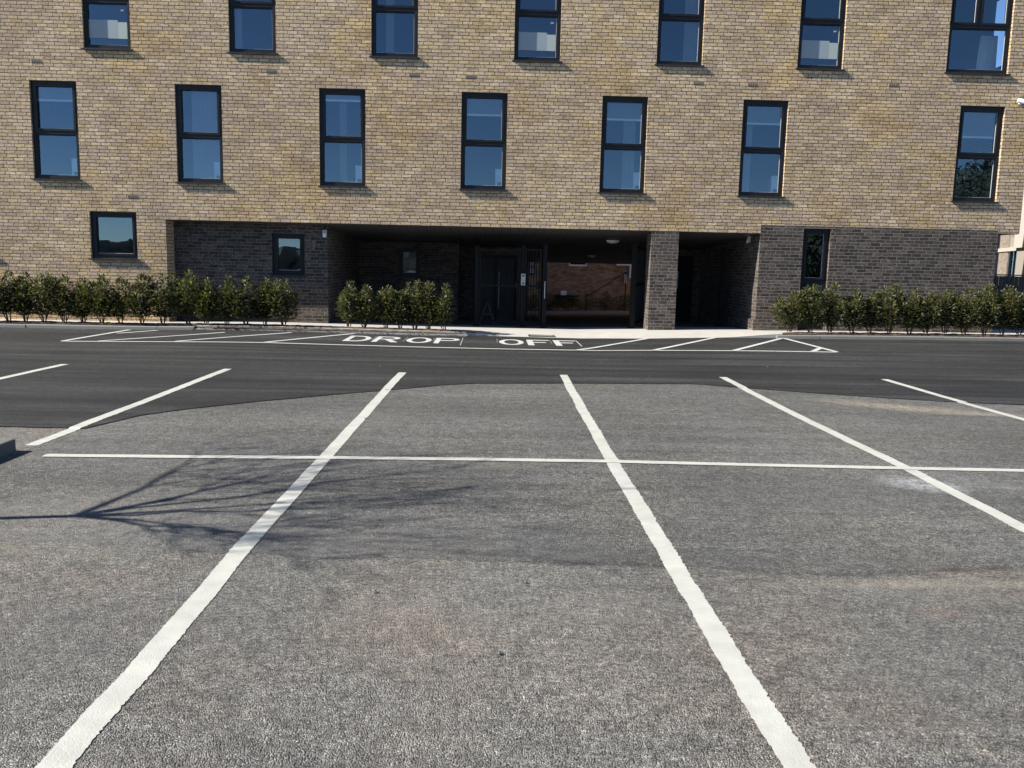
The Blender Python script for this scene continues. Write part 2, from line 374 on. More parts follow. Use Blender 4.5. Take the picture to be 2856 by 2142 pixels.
# ------------------------------------------------------------------ ground sheets
def sheet(name, xs, yfun, rows, m, dz, skirt=0, **k):
    """Strip sheet following the ground: for each x the y runs from yfun(x)[0] to yfun(x)[1]."""
    b = MB(); n = rows+1
    for x in xs:
        a, c = yfun(x)
        for j in range(n):
            y = a + (c-a)*j/rows
            b.v.append((x, y, zg(x, y)+dz if not callable(dz) else dz(x, y)))
    for i in range(len(xs)-1):
        for j in range(n-1):
            b.f.append((i*n+j, (i+1)*n+j, (i+1)*n+j+1, i*n+j+1))
    nf = len(b.f)
    if skirt:
        k0 = len(b.v)
        for i, x in enumerate(xs):
            v = b.v[i*n]; b.v += [v, (v[0], v[1], v[2]-skirt-.1)]
        for i in range(len(xs)-1): b.f.append((k0+2*i, k0+2*i+1, k0+2*i+3, k0+2*i+2))
    o = b.build(name, m)
    o.data.polygons.foreach_set('use_smooth', [i < nf for i in range(len(b.f))])
    o['kind'] = 'structure'; return tag(o, **k)
def lin(a, b, n): return [a+(b-a)*i/n for i in range(n+1)]
def interp(pts, x, wig=0.):
    if x <= pts[0][0]: return pts[0][1]
    for (x0, y0), (x1, y1) in zip(pts, pts[1:]):
        if x <= x1: return y0 + (y1-y0)*(x-x0)/(x1-x0)
    return pts[-1][1]
BF = 18.47    # front of kerb
XS = sorted(set(lin(-60, -14, 23) + lin(-14, 16, 120) + lin(16, 60, 22)))
sheet('ground', XS, lambda x: (-90, 60), 150, M['old_asphalt'], lambda x, y: zg(x, y) - (.75 if y > 30 and -8 < x < 16 else 0) - (.034*(y-19.84) if 19.84 < y <= 30 and -8 < x < 16 else 0) - .03*(1 if 18.6 < y else 0),
      label='pale worn coarse asphalt of the nearest part of the car park', cat='ground')
EDGE = [(-60,7.95),(-3.9,7.95),(-3.74,7.92),(-3.52,8.63),(-3.2,9.05),(-2.58,9.63),(-1.67,10.36),(-1.15,10.73),(-.59,11.2),(-.11,11.4),(1.2,11.58),(2.81,11.7),(3.93,11.2),(4.98,10.77),(5.74,10.53),(6.6,10.38),(9,10.1),(60,9.8)]
OLD = [(-3.9,4.95),(-2.75,4.78),(-1.93,4.66),(-.88,4.55),(0,4.54),(.38,4.5),(.98,4.49),(1.6,4.39),(1.98,4.38),(2.39,4.45),(2.98,4.53),(5,4.6),(60,4.8)]
def wig(x, s, a): return a*(mnoise.noise(Vector((x*s, 3.3, 0))) + .6*mnoise.noise(Vector((x*s*4, 9.1, 0))))
xs_bay = lin(-3.79, 9, 520) + lin(9.2, 40, 60)
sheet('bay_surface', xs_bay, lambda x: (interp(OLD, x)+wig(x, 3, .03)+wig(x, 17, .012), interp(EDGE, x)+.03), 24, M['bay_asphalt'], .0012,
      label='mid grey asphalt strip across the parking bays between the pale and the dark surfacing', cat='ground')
xs_road = lin(-45, -5, 40) + lin(-4.9, 9, 460) + lin(9.2, 45, 60)
sheet('road', xs_road, lambda x: (interp(EDGE, x)+wig(x, 5, .012), 18.75), 40, M['road_asphalt'], .009,
      label='fresh dark asphalt driveway running along the front of the building', cat='road')

def surf(x, y):
    if y > interp(EDGE, x): return .009
    return .0015 if y > interp(OLD, x) and x > -3.79 else 0.
# ------------------------------------------------------------------ painted markings
def ribbon(name, pts, wd, dz, m, jag=.006, step=.03, square=True, **k):
    P = [Vector((x, y, 0)) for x, y in pts]; L = [0]
    for a, b in zip(P, P[1:]): L.append(L[-1]+(b-a).length)
    n = max(2, int(L[-1]/step)); b = MB(); seed = random.random()*99
    def at(s):
        for i in range(len(P)-1):
            if s <= L[i+1] or i == len(P)-2:
                t = (s-L[i])/max(1e-6, L[i+1]-L[i]); return P[i].lerp(P[i+1], t)
    for i in range(n+1):
        s = L[-1]*i/n; c = at(s); d = (at(min(L[-1], s+.15))-at(max(0, s-.15))).normalized(); q = Vector((-d.y, d.x, 0))
        for sg in (-1, 1):
            j = jag*(.8*mnoise.noise(Vector((s*4, seed, sg*7))) + .7*mnoise.noise(Vector((s*26, seed+5, sg*3))) + 1.1*mnoise.noise(Vector((s*75, seed+9, sg*5)))*(1.35 if sg > 0 else .75))
            e = 1.
            if i in (0, n): e = .8
            v = c + q*sg*(wd/2*e+j); b.v.append((v.x, v.y, zg(v.x, v.y)+surf(v.x, v.y)+dz))
    for i in range(n): b.f.append((2*i, 2*i+2, 2*i+3, 2*i+1))
    o = b.build(name, m); o['kind'] = 'structure'; return tag(o, **k)
bays = [([(-6.12,12.5),(-6.17,11.7),(-6.22,10.4),(-6.25,8.3)], 'short bay line at the left edge, farthest left of the white lines in the row'),
 ([(-3.745,12.33),(-3.80,9.4),(-3.845,7.2)], 'white bay line ending beside the low kerb island'),
 ([(-1.258,12.32),(-1.30,9.5),(-1.335,6.95),(-1.36,4.64),(-1.352,3.45),(-1.362,2.57),(-1.37,1.2)], 'white bay line crossed by the tree shadow, running to the bottom of the view'),
 ([(1.062,12.40),(1.04,9.5),(1.027,7.05),(1.022,5.0),(1.025,3.5),(1.03,2.6),(1.03,1.2)], 'white bay line right of centre with ragged edges, free of shadow'),
 ([(3.395,12.43),(3.413,8.96),(3.46,6.89),(3.435,5.26),(3.43,2.2)], 'white bay line with pale powder spilt beside its crossing'),
 ([(5.80,12.46),(5.89,10.7),(5.96,9.34),(6.02,4.0)], 'white bay line on the far right passing the sandy stain')]
for i, (pts, lb) in enumerate(bays):
    pp = []
    for (a, b_), (c, d_) in zip(pts, pts[1:]):
        for t in (0, .25, .5, .75): pp.append((a+(c-a)*t + random.uniform(-.006, .006), b_+(d_-b_)*t))
    pp.append(pts[-1])
    ribbon('bay_line', pp, .112, .003, M['paint'], .0065, .009, label=lb, cat='road marking', group='white lines between the parking bays')
ribbon('bay_cross_line', [(-3.55,6.835),(-2.44,6.867),(-1.34,6.914),(-.095,6.945),(1.01,6.95),(2.23,6.904),(3.455,6.874),(4.42,6.859),(9,6.9)], .10, .006, M['paint'], .006, .01,
       label='long white line crossing the parking bays from side to side', cat='road marking')
ribbon('drop_off_line', [(-7.76,15.755),(-5.7,15.91),(-4.2,16.08),(-2.3,16.05),(-1.12,16.0),(.3,15.97),(2.9,16.06),(5.03,16.04),(6.5,15.96)], .10, .004, M['paint_fresh'], .004,
       label='long white front line of the drop off zone', cat='road marking')
hz = [([(-7.74,15.75),(-7.60,18.33)], 'left end line of the drop off zone, slanting from kerb to tip'),
 ([(-7.49,17.45),(-6.98,18.25)], 'short hatch line joined to the left end of the drop off zone'),
 ([(-7.14,15.84),(-5.48,17.9)], 'long hatch line left of the drop off lettering, starting nearest the left tip'),
 ([(-5.79,15.95),(-4.18,18.2)], 'hatch line between the first long hatch and the one touching the letter D'),
 ([(-4.19,16.1),(-2.9,18.45)], 'hatch line ending just left of the letter D'),
 ([(1.6,15.98),(3.36,18.4)], 'hatch line just right of the word OFF'),
 ([(3.05,16.03),(4.88,18.6)], 'hatch line in front of the dark pillar'),
 ([(4.55,16.02),(6.36,18.58)], 'hatch line rising to the peak at the right end of the zone'),
 ([(6.33,18.6),(6.49,15.96)], 'right end line of the drop off zone closing the triangle'),
 ([(6.05,16.0),(6.42,16.6)], 'tiny hatch stub in the right tip of the zone')]
for pts, lb in hz: ribbon('hatch_line', pts, .10, .008, M['paint_fresh'], .004, label=lb, cat='road marking', group='hatch lines of the drop off zone')

def lettering():
    b = MB(); Y0, Y1, s, sh = 16.80, 17.98, .105, .15      # stroke width across, and along the letter height
    def q(x0, x1, y0, y1, sk=0.): b.poly([(x0, y0, 0), (x1, y0, 0), (x1+sk, y1, 0), (x0+sk, y1, 0)])
    def ring(cx, cy, rx, ry, a0, a1, n=22):
        for i in range(n):
            t0 = a0+(a1-a0)*i/n; t1 = a0+(a1-a0)*(i+1)/n
            f = lambda t, k: (cx+(rx-(s if k else 0))*math.cos(t), cy+(ry-(sh if k else 0))*math.sin(t), 0)
            b.poly([f(t0, 1), f(t0, 0), f(t1, 0), f(t1, 1)])
    H = Y1-Y0; ym = Y0+H*.47; p2 = math.pi/2
    def D(x): q(x, x+s, Y0, Y1); q(x+s, x+.22, Y1-sh, Y1); q(x+s, x+.22, Y0, Y0+sh); ring(x+.22, (Y0+Y1)/2, .26, H/2, -p2, p2)
    def bowl(x): q(x+s, x+.26, Y1-sh, Y1); q(x+s, x+.26, ym, ym+sh); ring(x+.26, (Y1+ym)/2, .23, (Y1-ym)/2, -p2, p2)
    def Rr(x): q(x, x+s, Y0, Y1); bowl(x); b.poly([(x+.38,Y0,0),(x+.52,Y0,0),(x+.33,ym,0),(x+.20,ym,0)])
    def O(x): ring(x+.25, (Y0+Y1)/2, .25, H/2, 0, 2*math.pi, 44)
    def Pp(x): q(x, x+s, Y0, Y1); bowl(x)
    def Ff(x): q(x, x+s+.02, Y0, Y1); q(x+s+.02, x+.47, Y1-sh, Y1); q(x+s+.02, x+.38, ym, ym+sh)
    D(-2.89); Rr(-2.33); O(-1.69); Pp(-1.12); O(.17); Ff(.74); Ff(1.29)
    # faint template outlines left between the letters
    for x in (-2.375, -1.73, -1.16, -.585, .13, 1.23): q(x, x+.006, Y0+random.uniform(.2, .5), Y1+.05)
    q(1.775, 1.795, Y0-.05, Y1); q(1.74, 1.795, Y1-.05, Y1)
    q(-.585, -.574, Y0-.3, Y1+.15)
    b.v = [(x, y, zg(x, y)+.013) for x, y, z in b.v]
    o = b.build('road_lettering', M['paint_fresh']); o['kind'] = 'structure'
    tag(o, label='white painted words DROP OFF on the dark road before the entrance', cat='road marking')
lettering()

# ------------------------------------------------------------------ pavement, kerbs, beds
def pav_front(x):
    return interp([(-60,18.62),(-3,18.62),(-.3,18.66),(.25,18.72),(2.5,18.55),(3.35,18.42),(4.9,18.62),(5.6,18.64),(60,18.64)], x)
def pz(x, y):
    ent = smooth01((x+.9)/1.2)*(1-smooth01((x-4.9)/1.6))          # flush at the entrance
    f = pav_front(x); a = zg(x, f) + .085*(1-ent) + .012
    return a + (zg(x, 19.84)+.08-a)*smooth01((y-f)/1.0) if y < 19.9 else zg(x, 19.84)+.08-.034*(y-19.9)*(1 if -8 < x < 16 else 0)
XP = sorted(set(lin(-40, -10, 30)+lin(-10, 12.3, 180)+lin(12.3, 40, 28)))
sheet('pavement', XP, lambda x: (pav_front(x), 21.6 if x < 12.2 else 22.2), 24, M['concrete'], pz, skirt=.05,
      label='pale concrete pavement along the foot of the building, flush with the road at the entrance', cat='pavement')
sheet('passage_floor', lin(-4.2, 11.5, 30), lambda x: (21.55, 39.7), 20, M['kerb_dark'], lambda x, y: pz(x, y)-.003,
      label='grey paved floor sloping away under the building', cat='floor')
def kerb(x0, x1, gaps, y=BF, hh=.10, **k):
    b = MB(); x = x0
    while x < x1:
        e = min(x+.914, x1)-.006; j = random.uniform(-.004, .004)
        za, zb = zg(x, y), zg(e, y)
        n = len(b.v)
        for xx, z in ((x, za), (e, zb)):
            b.v += [(xx, y+j, z-.05), (xx, y+j+.012, z+hh-.014), (xx, y+j+.028, z+hh+j*.5), (xx, y+j+.15, z+hh+j*.5), (xx, y+j+.15, z-.05)]
        for i in range(4): b.f.append((n+i, n+5+i, n+6+i, n+1+i))
        b.f.append((n, n+1, n+2, n+3, n+4)); b.f.append((n+9, n+8, n+7, n+6, n+5))
        x = e+.006
    o = b.build('kerb', M['kerb']); o['kind'] = 'structure'; return tag(o, **k)
kerb(-40, -6.3, 0, hh=.08, label='raised concrete kerb in front of the left shrub bed', cat='kerb')
kerb(-6.29, -.5, 0, hh=.045, label='lowered kerb with soil spilling over it, left of the entrance', cat='kerb')
kerb(6.2, 40, 0, hh=.08, label='raised concrete kerb in front of the right shrub bed', cat='kerb')
def bed(name, x0, x1, front, back, **k):
    xs = lin(x0, x1, int((x1-x0)*14))
    def z(x, y):
        f, bk = front(x), back(x); t = (y-f)/max(.01, bk-f)
        edge = min(1, min(t, 1-t)*5)
        lo = zg(x, f)+(.085 if x < -6.3 or x > 6 else .045)+.004
        return lo + (pz(x, max(bk, 18.75))-lo)*smooth01(t*1.6) + .008 + .015*edge + .022*mnoise.noise(Vector((x*7, y*9, 1)))*edge + .012*mnoise.noise(Vector((x*23, y*29, 4)))*edge
    sheet(name, xs, lambda x: (front(x), back(x)), 16, M['mulch'], z, skirt=.05, **k)
bed('bark_bed', -24, -.3, lambda x: 18.62 if x < -6.3 else interp([(-6.3,18.60),(-5.9,18.48),(-3,18.5),(-1.2,18.60),(-.3,18.70)], x),
    lambda x: interp([(-24,19.12),(-5.5,19.1),(-3.2,19.1),(-1.6,19.0),(-.3,18.72)], x), label='dark bark mulch bed under the shrubs left of the entrance', cat='planting bed')
bed('bark_bed', 6.35, 24, lambda x: 18.62, lambda x: interp([(6.35,18.66),(6.8,18.95),(7.5,19.08),(24,19.1)], x), label='dark bark mulch bed under the shrubs right of the entrance', cat='planting bed')
# bark chips and clods spilt on the lowered kerb
b = MB()
for i in range(420):
    x = random.uniform(-6.4, -.6); y = 18.46 + abs(random.gauss(0, .07)); s = random.uniform(.008, .028)
    if random.random() < .12: x = random.gauss(-5.55, .16); y = 18.42+random.uniform(-.03, .1); s *= 1.7
    a = random.random()*6.3; z = zg(x, y)+.05+s*.3
    dx, dy = math.cos(a)*s, math.sin(a)*s
    b.poly([(x-dx, y-dy, z), (x+dy*.4, y-dx*.4, z+s*.5), (x+dx, y+dy, z+s*.2), (x-dy*.4, y+dx*.4, z+s*.3)])
o = b.build('bark_litter', M['mulch']); tag(o, label='loose bark chips spilt over the lowered kerb', cat='litter', kind='stuff')

b = MB()
for i in range(80):
    y = random.uniform(1.6, 17.5); x = random.uniform(-.68, .68)*y; s = random.choice((.004, .005, .006, .008, .011))*(1+.06*y)
    a = random.random()*6.3; z = zg(x, y)+.010+s*.2
    P = [(x+math.cos(a+k*1.26)*s*random.uniform(.6, 1.1), y+math.sin(a+k*1.26)*s*random.uniform(.6, 1.1), z-s*.4) for k in range(5)]
    top = (x, y, z+s*.45)
    for k in range(5): b.poly([P[k], P[(k+1)%5], top])
o = b.build('grit', M['kerb_dark']); tag(o, label='loose pale grit scattered over the asphalt', cat='grit', kind='stuff')

# low kerb island at the left edge, with a bare tree
b = MB()
def kseg(x0, x1, y0, y1, h=.105): b.box(x0, x1, y0, y1, -.05, h)
y = .6
while y < 6.9:
    e = min(y+.914, 7.03); kseg(-4.0, -3.85, y, e-.006); y = e
x = -4.003
while x > -9:
    kseg(x-.908, x, 6.88, 7.03); x -= .914
o = b.build('island_kerb', M['kerb_dark'], bevel=.014); tag(o, label='low grey kerb of the planted island at the left edge', cat='kerb', kind='structure')
sheet('island_soil', lin(-10, -3.99, 30), lambda x: (.6, 6.9), 30, M['mulch'], lambda x, y: .07+.02*mnoise.noise(Vector((x*3, y*3, 0))), label='dark soil inside the kerbed island', cat='soil')

# ------------------------------------------------------------------ the building
FY = 19.845; XL, XR = -24, 12.09; SO = 2.38; TOP = 9.6; DB = 11.6
bld = empty('brick_building', (0, FY, 0), label='long three storey buff brick building with a dark brick ground floor and open passage', cat='building')
WIN2 = [-10.19, -7.04, -3.885, -.742, 2.388, 5.545, 10.46]; WIN3 = [-8.975, -5.83, -2.735, .40, 3.555, 6.70]
WW = 1.02; Z2 = (3.215, 5.32); Z3 = (6.02, 8.12)
RVL = .105
def wall_with_holes(b, x0, x1, z0, z1, y, holes, depth, flip=False):
    """Front skin at y with rectangular holes and their reveals going back by depth."""
    xs = sorted({x0, x1, *[h[0] for h in holes], *[h[1] for h in holes]}); zs = sorted({z0, z1, *[h[2] for h in holes], *[h[3] for h in holes]})
    xs = [x for x in xs if x0 <= x <= x1]; zs = [z for z in zs if z0 <= z <= z1]
    for i in range(len(xs)-1):
        for j in range(len(zs)-1):
            cx, cz = (xs[i]+xs[i+1])/2, (zs[j]+zs[j+1])/2
            if any(h[0] < cx < h[1] and h[2] < cz < h[3] for h in holes): continue
            b.quad((xs[i], y, zs[j]), (xs[i+1], y, zs[j]), (xs[i+1], y, zs[j+1]), (xs[i], y, zs[j+1]))
    for a, c, d, e in holes:
        b.quad((a, y, d), (a, y, e), (a, y+depth, e), (a, y+depth, d)); b.quad((c, y, d), (c, y+depth, d), (c, y+depth, e), (c, y, e))
        b.quad((a, y, e), (c, y, e), (c, y+depth, e), (a, y+depth, e)); b.quad((a, y, d), (a, y+depth, d), (c, y+depth, d), (c, y, d))
holes = [(x, x+WW, *Z2) for x in WIN2] + [(x, x+WW, *Z3) for x in WIN3] + [(10.05, 11.46, *Z3)]
more2 = [-10.19-3.15*k for k in (1, 2, 3, 4)]; more3 = [-8.975-3.15*k for k in (1, 2, 3, 4)]
holes += [(x, x+WW, *Z2) for x in more2 if x > XL] + [(x, x+WW, *Z3) for x in more3 if x > XL]
GF = [(-9.013, -7.977, 1.49, 2.525), (-12.16, -11.13, 1.49, 2.525)]
TD = 2.575    # top of the dark brick, right part
b = MB()
wall_with_holes(b, XL, 6.11, SO, TOP, FY, [h for h in holes if h[1] < 6.11], RVL)
b.v, b.f = [], []
# upper wall in two runs: down to the soffit over the passage, down to the dark brick on the right
RV = .34
wall_with_holes(b, XL, XR, TD, TOP, FY, [h for h in holes], RVL)
b.quad((-7.33, FY, SO), (6.11, FY, SO), (6.11, FY, TD), (-7.33, FY, TD))
b.quad((DB, FY, 2.51), (XR, FY, 2.51), (XR, FY, TD), (DB, FY, TD))
# left, full height to the ground
wall_with_holes(b, XL, -7.33, -.1, TD, FY, GF, RVL)
b.quad((-7.33, FY, -.1), (-7.33, 20.33, -.1), (-7.33, 20.33, SO), (-7.33, FY, SO))
# right end wall, back wall (with one side opening for the corner room)
sw = (20.6, 21.7, 6.5, 8.1)
for y0, y1, z0, z1 in ((FY, sw[0], 2.51, TOP), (sw[0], sw[1], 2.51, sw[2]), (sw[0], sw[1], sw[3], TOP), (sw[1], 28, 2.51, TOP)):
    b.quad((XR, y0, z0), (XR, y1, z0), (XR, y1, z1), (XR, y0, z1))
b.quad((XL, 28, SO-.9), (XL, 28, TOP), (-7.33, 28, TOP), (-7.33, 28, SO-.9)); b.quad((-7.33, 28, 2.9), (-7.33, 28, TOP), (XR, 28, TOP), (XR, 28, 2.9)); b.quad((9.2, 28, 1.5), (9.2, 28, 2.9), (XR, 28, 2.9), (XR, 28, 1.5))
b.quad((XL, FY, -.1), (XL, FY, TOP), (XL, 28, TOP), (XL, 28, -.1))
b.box(-7.33, 9.2, 28.001, 34, 2.6, 2.9)
b.build('wall', M['buff_brick'], bld, world=True)['label'] = 'buff brick upper wall with dark joints'
# dark ground-floor brickwork
b = MB()
wall_with_holes(b, -7.33, -3.81, -.1, SO, 20.33, [(-5.095, -4.343, 1.19, 2.15)], .09)
b.quad((-3.81, 20.33, -.1), (-3.81, 25, -.3), (-3.81, 25, SO), (-3.81, 20.33, SO))
wall_with_holes(b, -3.81, -.95, -.3, SO, 25, [(-2.67, -2.07, 1.12, 1.94)], .12)
b.quad((-.95, 25, -.3), (-.95, 26.2, -.3), (-.95, 26.2, SO), (-.95, 25, SO))
wall_with_holes(b, -.95, 1.05, -.35, SO, 26.2, [(-.55, .75, -.35, 1.8)], .12)
b.quad((1.05, 26.2, -.35), (1.05, 34, -.6), (1.05, 34, SO), (1.05, 26.2, SO))
# right block: front, return, plinth
DR = (7.10, 7.73, .22, 2.52)
wall_with_holes(b, 6.11, DB, -.1, TD, FY, [DR], .13)
b.quad((6.11, FY, -.1), (6.11, FY, TD), (6.11, 25.5, TD), (6.11, 25.5, -.3))
b.quad((DB, FY, -.1), (DB, 28, -.3), (DB, 28, 2.51), (DB, FY, 2.51))
b.quad((4.65, 25.5, -.3), (6.11, 25.5, -.3), (6.11, 25.5, SO), (4.65, 25.5, SO))
b.quad((4.65, 25.5, -.3), (4.65, 25.5, SO), (4.65, 25.8, SO), (4.65, 25.8, -.3))
b.quad((4.65, 25.8, -.3), (4.65, 25.8, SO), (9, 25.8, SO), (9, 25.8, -.3))
b.quad((9, 25.8, -.3), (9, 25.8, SO), (9, 34, SO), (9, 34, -.6))
b.build('dark_wall', M['dark_brick'], bld, world=True)['label'] = 'dark brown-grey brick ground floor walls'
b = MB(); b.box(6.045, DR[0]-.02, FY-.055, FY-.001, -.1, .42); b.box(6.045, 6.109, FY, 22.4, -.1, .42); b.box(DR[1]+.02, DB+.05, FY-.055, FY-.001, -.1, .42)
b.build('plinth', M['dark_brick'], bld, world=True)
b = MB(); b.box(3.62, 4.245, FY+.002, 20.43, -.1, SO-.001)
b.build('pillar', M['dark_brick'], bld, world=True)['label'] = 'square dark brick pillar between the two openings, its left side sunlit'
def soffit_z(y): return SO - .0537*max(0, y-FY)
b = MB()
ys = lin(FY+.03, 34, 14)
for a, c in zip(ys, ys[1:]):
    xe = 6.105 if a < 25.2 else 9.2
    b.quad((-7.33, a, soffit_z(a)), (-7.33, c, soffit_z(c)), (xe, c, soffit_z(c)), (xe, a, soffit_z(a)))
b.quad((-7.33, FY+.03, SO), (6.105, FY+.03, SO), (6.105, FY+.03, SO+.15), (-7.33, FY+.03, SO+.15))
b.build('soffit', M['soffit'], bld, world=True)['label'] = 'dark grey planked soffit over the passage'
b = MB(); b.quad((-7.33, FY, SO), (-7.33, FY+.03, SO), (6.11, FY+.03, SO), (6.11, FY, SO)); b.box(DB, XR, FY+.02, 28, 2.5, 2.53); b.build('soffit_trim', M['black_steel'], bld, world=True)
# floors, partitions and roof
b = MB()
b.box(XL+.05, XR-.3, FY+.3, 27.9, 2.60, 2.85); b.box(XL+.05, XR-.3, FY+.3, 27.9, 5.55, 5.75); b.box(XL+.05, XR-.3, FY+.3, 27.9, 8.5, 8.7)
b.build('floor_slab', M['room_floor'], bld, world=True)
b = MB(); b.box(XL, XR, FY+.05, 28, TOP-.02, TOP+.15); b.build('roof', M['kerb'], bld, world=True)
b = MB()
for z0, z1 in ((2.851, 5.549), (5.751, 8.499)):
    b.box(XL+.1, XR-.35, 23.6, 23.7, z0, z1)
    for x in [-10.19+3.15*k-1.05 for k in range(-4, 7)]+[9.2]: b.box(x, x+.1, FY+.31, 23.599, z0, z1)
# inner lining round the openings
xs = [XL] 
wall_with_holes(b, XL+.1, XR-.3, 2.851, 8.499, FY+.3, [(h[0]-.02, h[1]+.02, h[2]-.02, h[3]+.02) for h in holes], -.12)
xw = XR-.05
for y0, y1, z0, z1 in ((FY+.31, sw[0], 5.76, 8.49), (sw[0], sw[1], 5.76, sw[2]), (sw[0], sw[1], sw[3], 8.49), (sw[1], 23.6, 5.76, 8.49)):
    b.quad((xw, y0, z0), (xw, y1, z0), (xw, y1, z1), (xw, y0, z1))
b.build('partition', M['room'], bld, world=True)
for bx in ((-7.3, -3.85, 21.6, 21.7, 0, SO), (-12.3, -7.4, 21.5, 21.6, 0, SO), (6.2, 9, 21.9, 22, 0, 2.5)):
    b = MB(); b.box(*bx); b.build('room_lining', M['room'], bld, world=True)

# ---- windows
def window(x, z, wd, ht, y=FY, split=True, tee=False, blind=0., solid=False, label=None, sill=True, film=False, drape=None):
    """Frame in local coordinates (origin at the lower left corner of the opening, on the wall face)."""
    f = MB(); Y0, Y1 = RVL-.045, RVL+.05; fr = .07
    f.box(0, wd, Y0, Y1, 0, fr); f.box(0, wd, Y0, Y1, ht-fr, ht)
    f.box(0, fr, Y0, Y1, fr, ht-fr); f.box(wd-fr, wd, Y0, Y1, fr, ht-fr)
    zm = ht*.478; cells = [(fr, wd-fr, fr, ht-fr, True)]
    if split:
        f.box(fr, wd-fr, Y0, Y1, zm-.036, zm+.036)
        cells = [(fr, wd-fr, fr, zm-.036, False), (fr, wd-fr, zm+.036, ht-fr, True)]
        if tee:
            f.box(wd*.48-.03, wd*.48+.03, Y0, Y1, zm+.036, ht-fr)
            cells = [cells[0], (fr, wd*.48-.03, zm+.036, ht-fr, True), (wd*.48+.03, wd-fr, zm+.036, ht-fr, True)]
    w_ = f.build('window', M['frame'], bld, bevel=.004); w_.location = (x, y-FY, z)
    if label: w_['label'] = label
    for a, c, d, e, sash in cells:
        k = .048 if sash else .022
        s = MB(); ya, yb = (Y0-.012, Y1-.01) if sash else (Y0+.012, Y1-.03)
        s.box(a+.001, c-.001, ya, yb, d+.001, d+k); s.box(a+.001, c-.001, ya, yb, e-k, e-.001); s.box(a+.001, a+k, ya, yb, d+k, e-k); s.box(c-k, c-.001, ya, yb, d+k, e-k)
        s.build('sash' if sash else 'glazing_bead', M['frame'], w_)
        g = MB(); yg = RVL+.002
        g.quad((a+k-.004, yg, d+k-.004), (c-k+.004, yg, d+k-.004), (c-k+.004, yg, e-k+.004), (a+k-.004, yg, e-k+.004))
        g.build('pane', M['glass'], w_)
        if solid and not sash:
            g = MB(); g.box(a, c, yg+.03, yg+.04, d, e); g.build('added_dark_sheet', M['dark'], w_)  # dark sheet added to keep the pane as dark as its reflected tree
        # pale spacer bar round the glass edge
        sp = MB(); t = .008; y1 = yg-.014
        for (p0, p1, q0, q1) in ((a+k, c-k, d+k, d+k+t), (c-k-t, c-k, d+k+t, e-k)): sp.box(p0, p1, y1, y1+.012, q0, q1)
        sp.build('spacer_bar', M['grey_plastic'], w_)
    if sill:
        s = MB(); s.box(-.04, wd+.04, -.046, RVL-.046, -.012, -.002); s.box(-.04, wd+.04, -.046, -.039, -.036, -.012)
        s.build('sill', M['sill'], w_)
    if film:
        b_ = MB(); b_.box(.094, wd-.30, RVL-.012, RVL-.009, .235, .62); b_.build('frosted_film', M['film'], w_)
        b_ = MB(); b_.box(wd-.299, wd-.094, RVL-.012, RVL-.009, .235, .58); b_.build('frosted_film', M['film_pale'], w_)
        b_ = MB(); b_.box(wd-.225, wd-.213, RVL-.012, RVL-.009, .80, .855); b_.box(wd-.205, wd-.165, RVL-.012, RVL-.009, .812, .845); b_.build('sticker', M['film_pale'], w_)
    if drape:
        b_ = MB(); n = 24
        for i in range(n+1):
            q0 = drape[0]+(drape[1]-drape[0])*i/n; b_.v += [(q0, .19+.018*math.sin(i*1.9), .03), (q0, .19+.018*math.sin(i*1.9), ht-.05)]
        for i in range(n): b_.f.append((2*i, 2*i+2, 2*i+3, 2*i+1))
        b_.build('drape', M['blind'], w_, smooth=True)
    if blind:
        bb = MB(); bb.box(.04, wd-.04, .125, .128, ht-.05-blind, ht-.03)
        q_ = bb.build('roller_blind', M['blind'], w_)
        bb = MB(); bb.box(.035, wd-.035, .112, .140, ht-.05-blind-.044, ht-.05-blind); bb.build('blind_bar', M['white'], w_)
    return w_
ordn = ['first', 'second', 'third', 'fourth', 'fifth', 'sixth', 'seventh']
for i, (x, bl) in enumerate(zip(WIN2, (.33, 0, .17, .40, .42, .43, .60))):
    window(x, Z2[0], WW, Z2[1]-Z2[0], blind=bl, solid=(i == 6), drape={1: (.30, .95), 2: (.42, .58), 4: (.52, .80), 5: (.05, .3)}.get(i), label=f'{ordn[i]} tall window from the left on the middle floor')
for i, x in enumerate(WIN3): window(x, Z3[0], WW, Z3[1]-Z3[0], film=i in (0, 3, 5), drape={1: (.05, .24), 2: (.30, .48), 4: (.62, .95)}.get(i), label=f'{ordn[i]} window from the left on the top floor')
window(10.05, Z3[0], 1.41, Z3[1]-Z3[0], tee=True, label='wide corner window on the top floor with a T shaped mullion')
for x in more2: window(x, Z2[0], WW, Z2[1]-Z2[0])
for x in more3: window(x, Z3[0], WW, Z3[1]-Z3[0])
window(GF[0][0], GF[0][2], 1.036, 1.035, split=False, blind=0, label='small square ground floor window in the buff brick')
window(GF[1][0], GF[1][2], 1.03, 1.035, split=False)
window(-5.095, 1.19, .752, .96, y=20.33, split=False, label='small window in the dark recessed wall behind the shrubs')
window(-2.67, 1.12, .6, .82, y=25.02, split=False, sill=False, label='dim window deep inside the covered passage')
# tall glazed strip in the right dark wall
window(DR[0], DR[2], DR[1]-DR[0], DR[3]-DR[2], y=FY+.02, split=True, sill=False, label='tall narrow glazed panel in the dark brick wall')
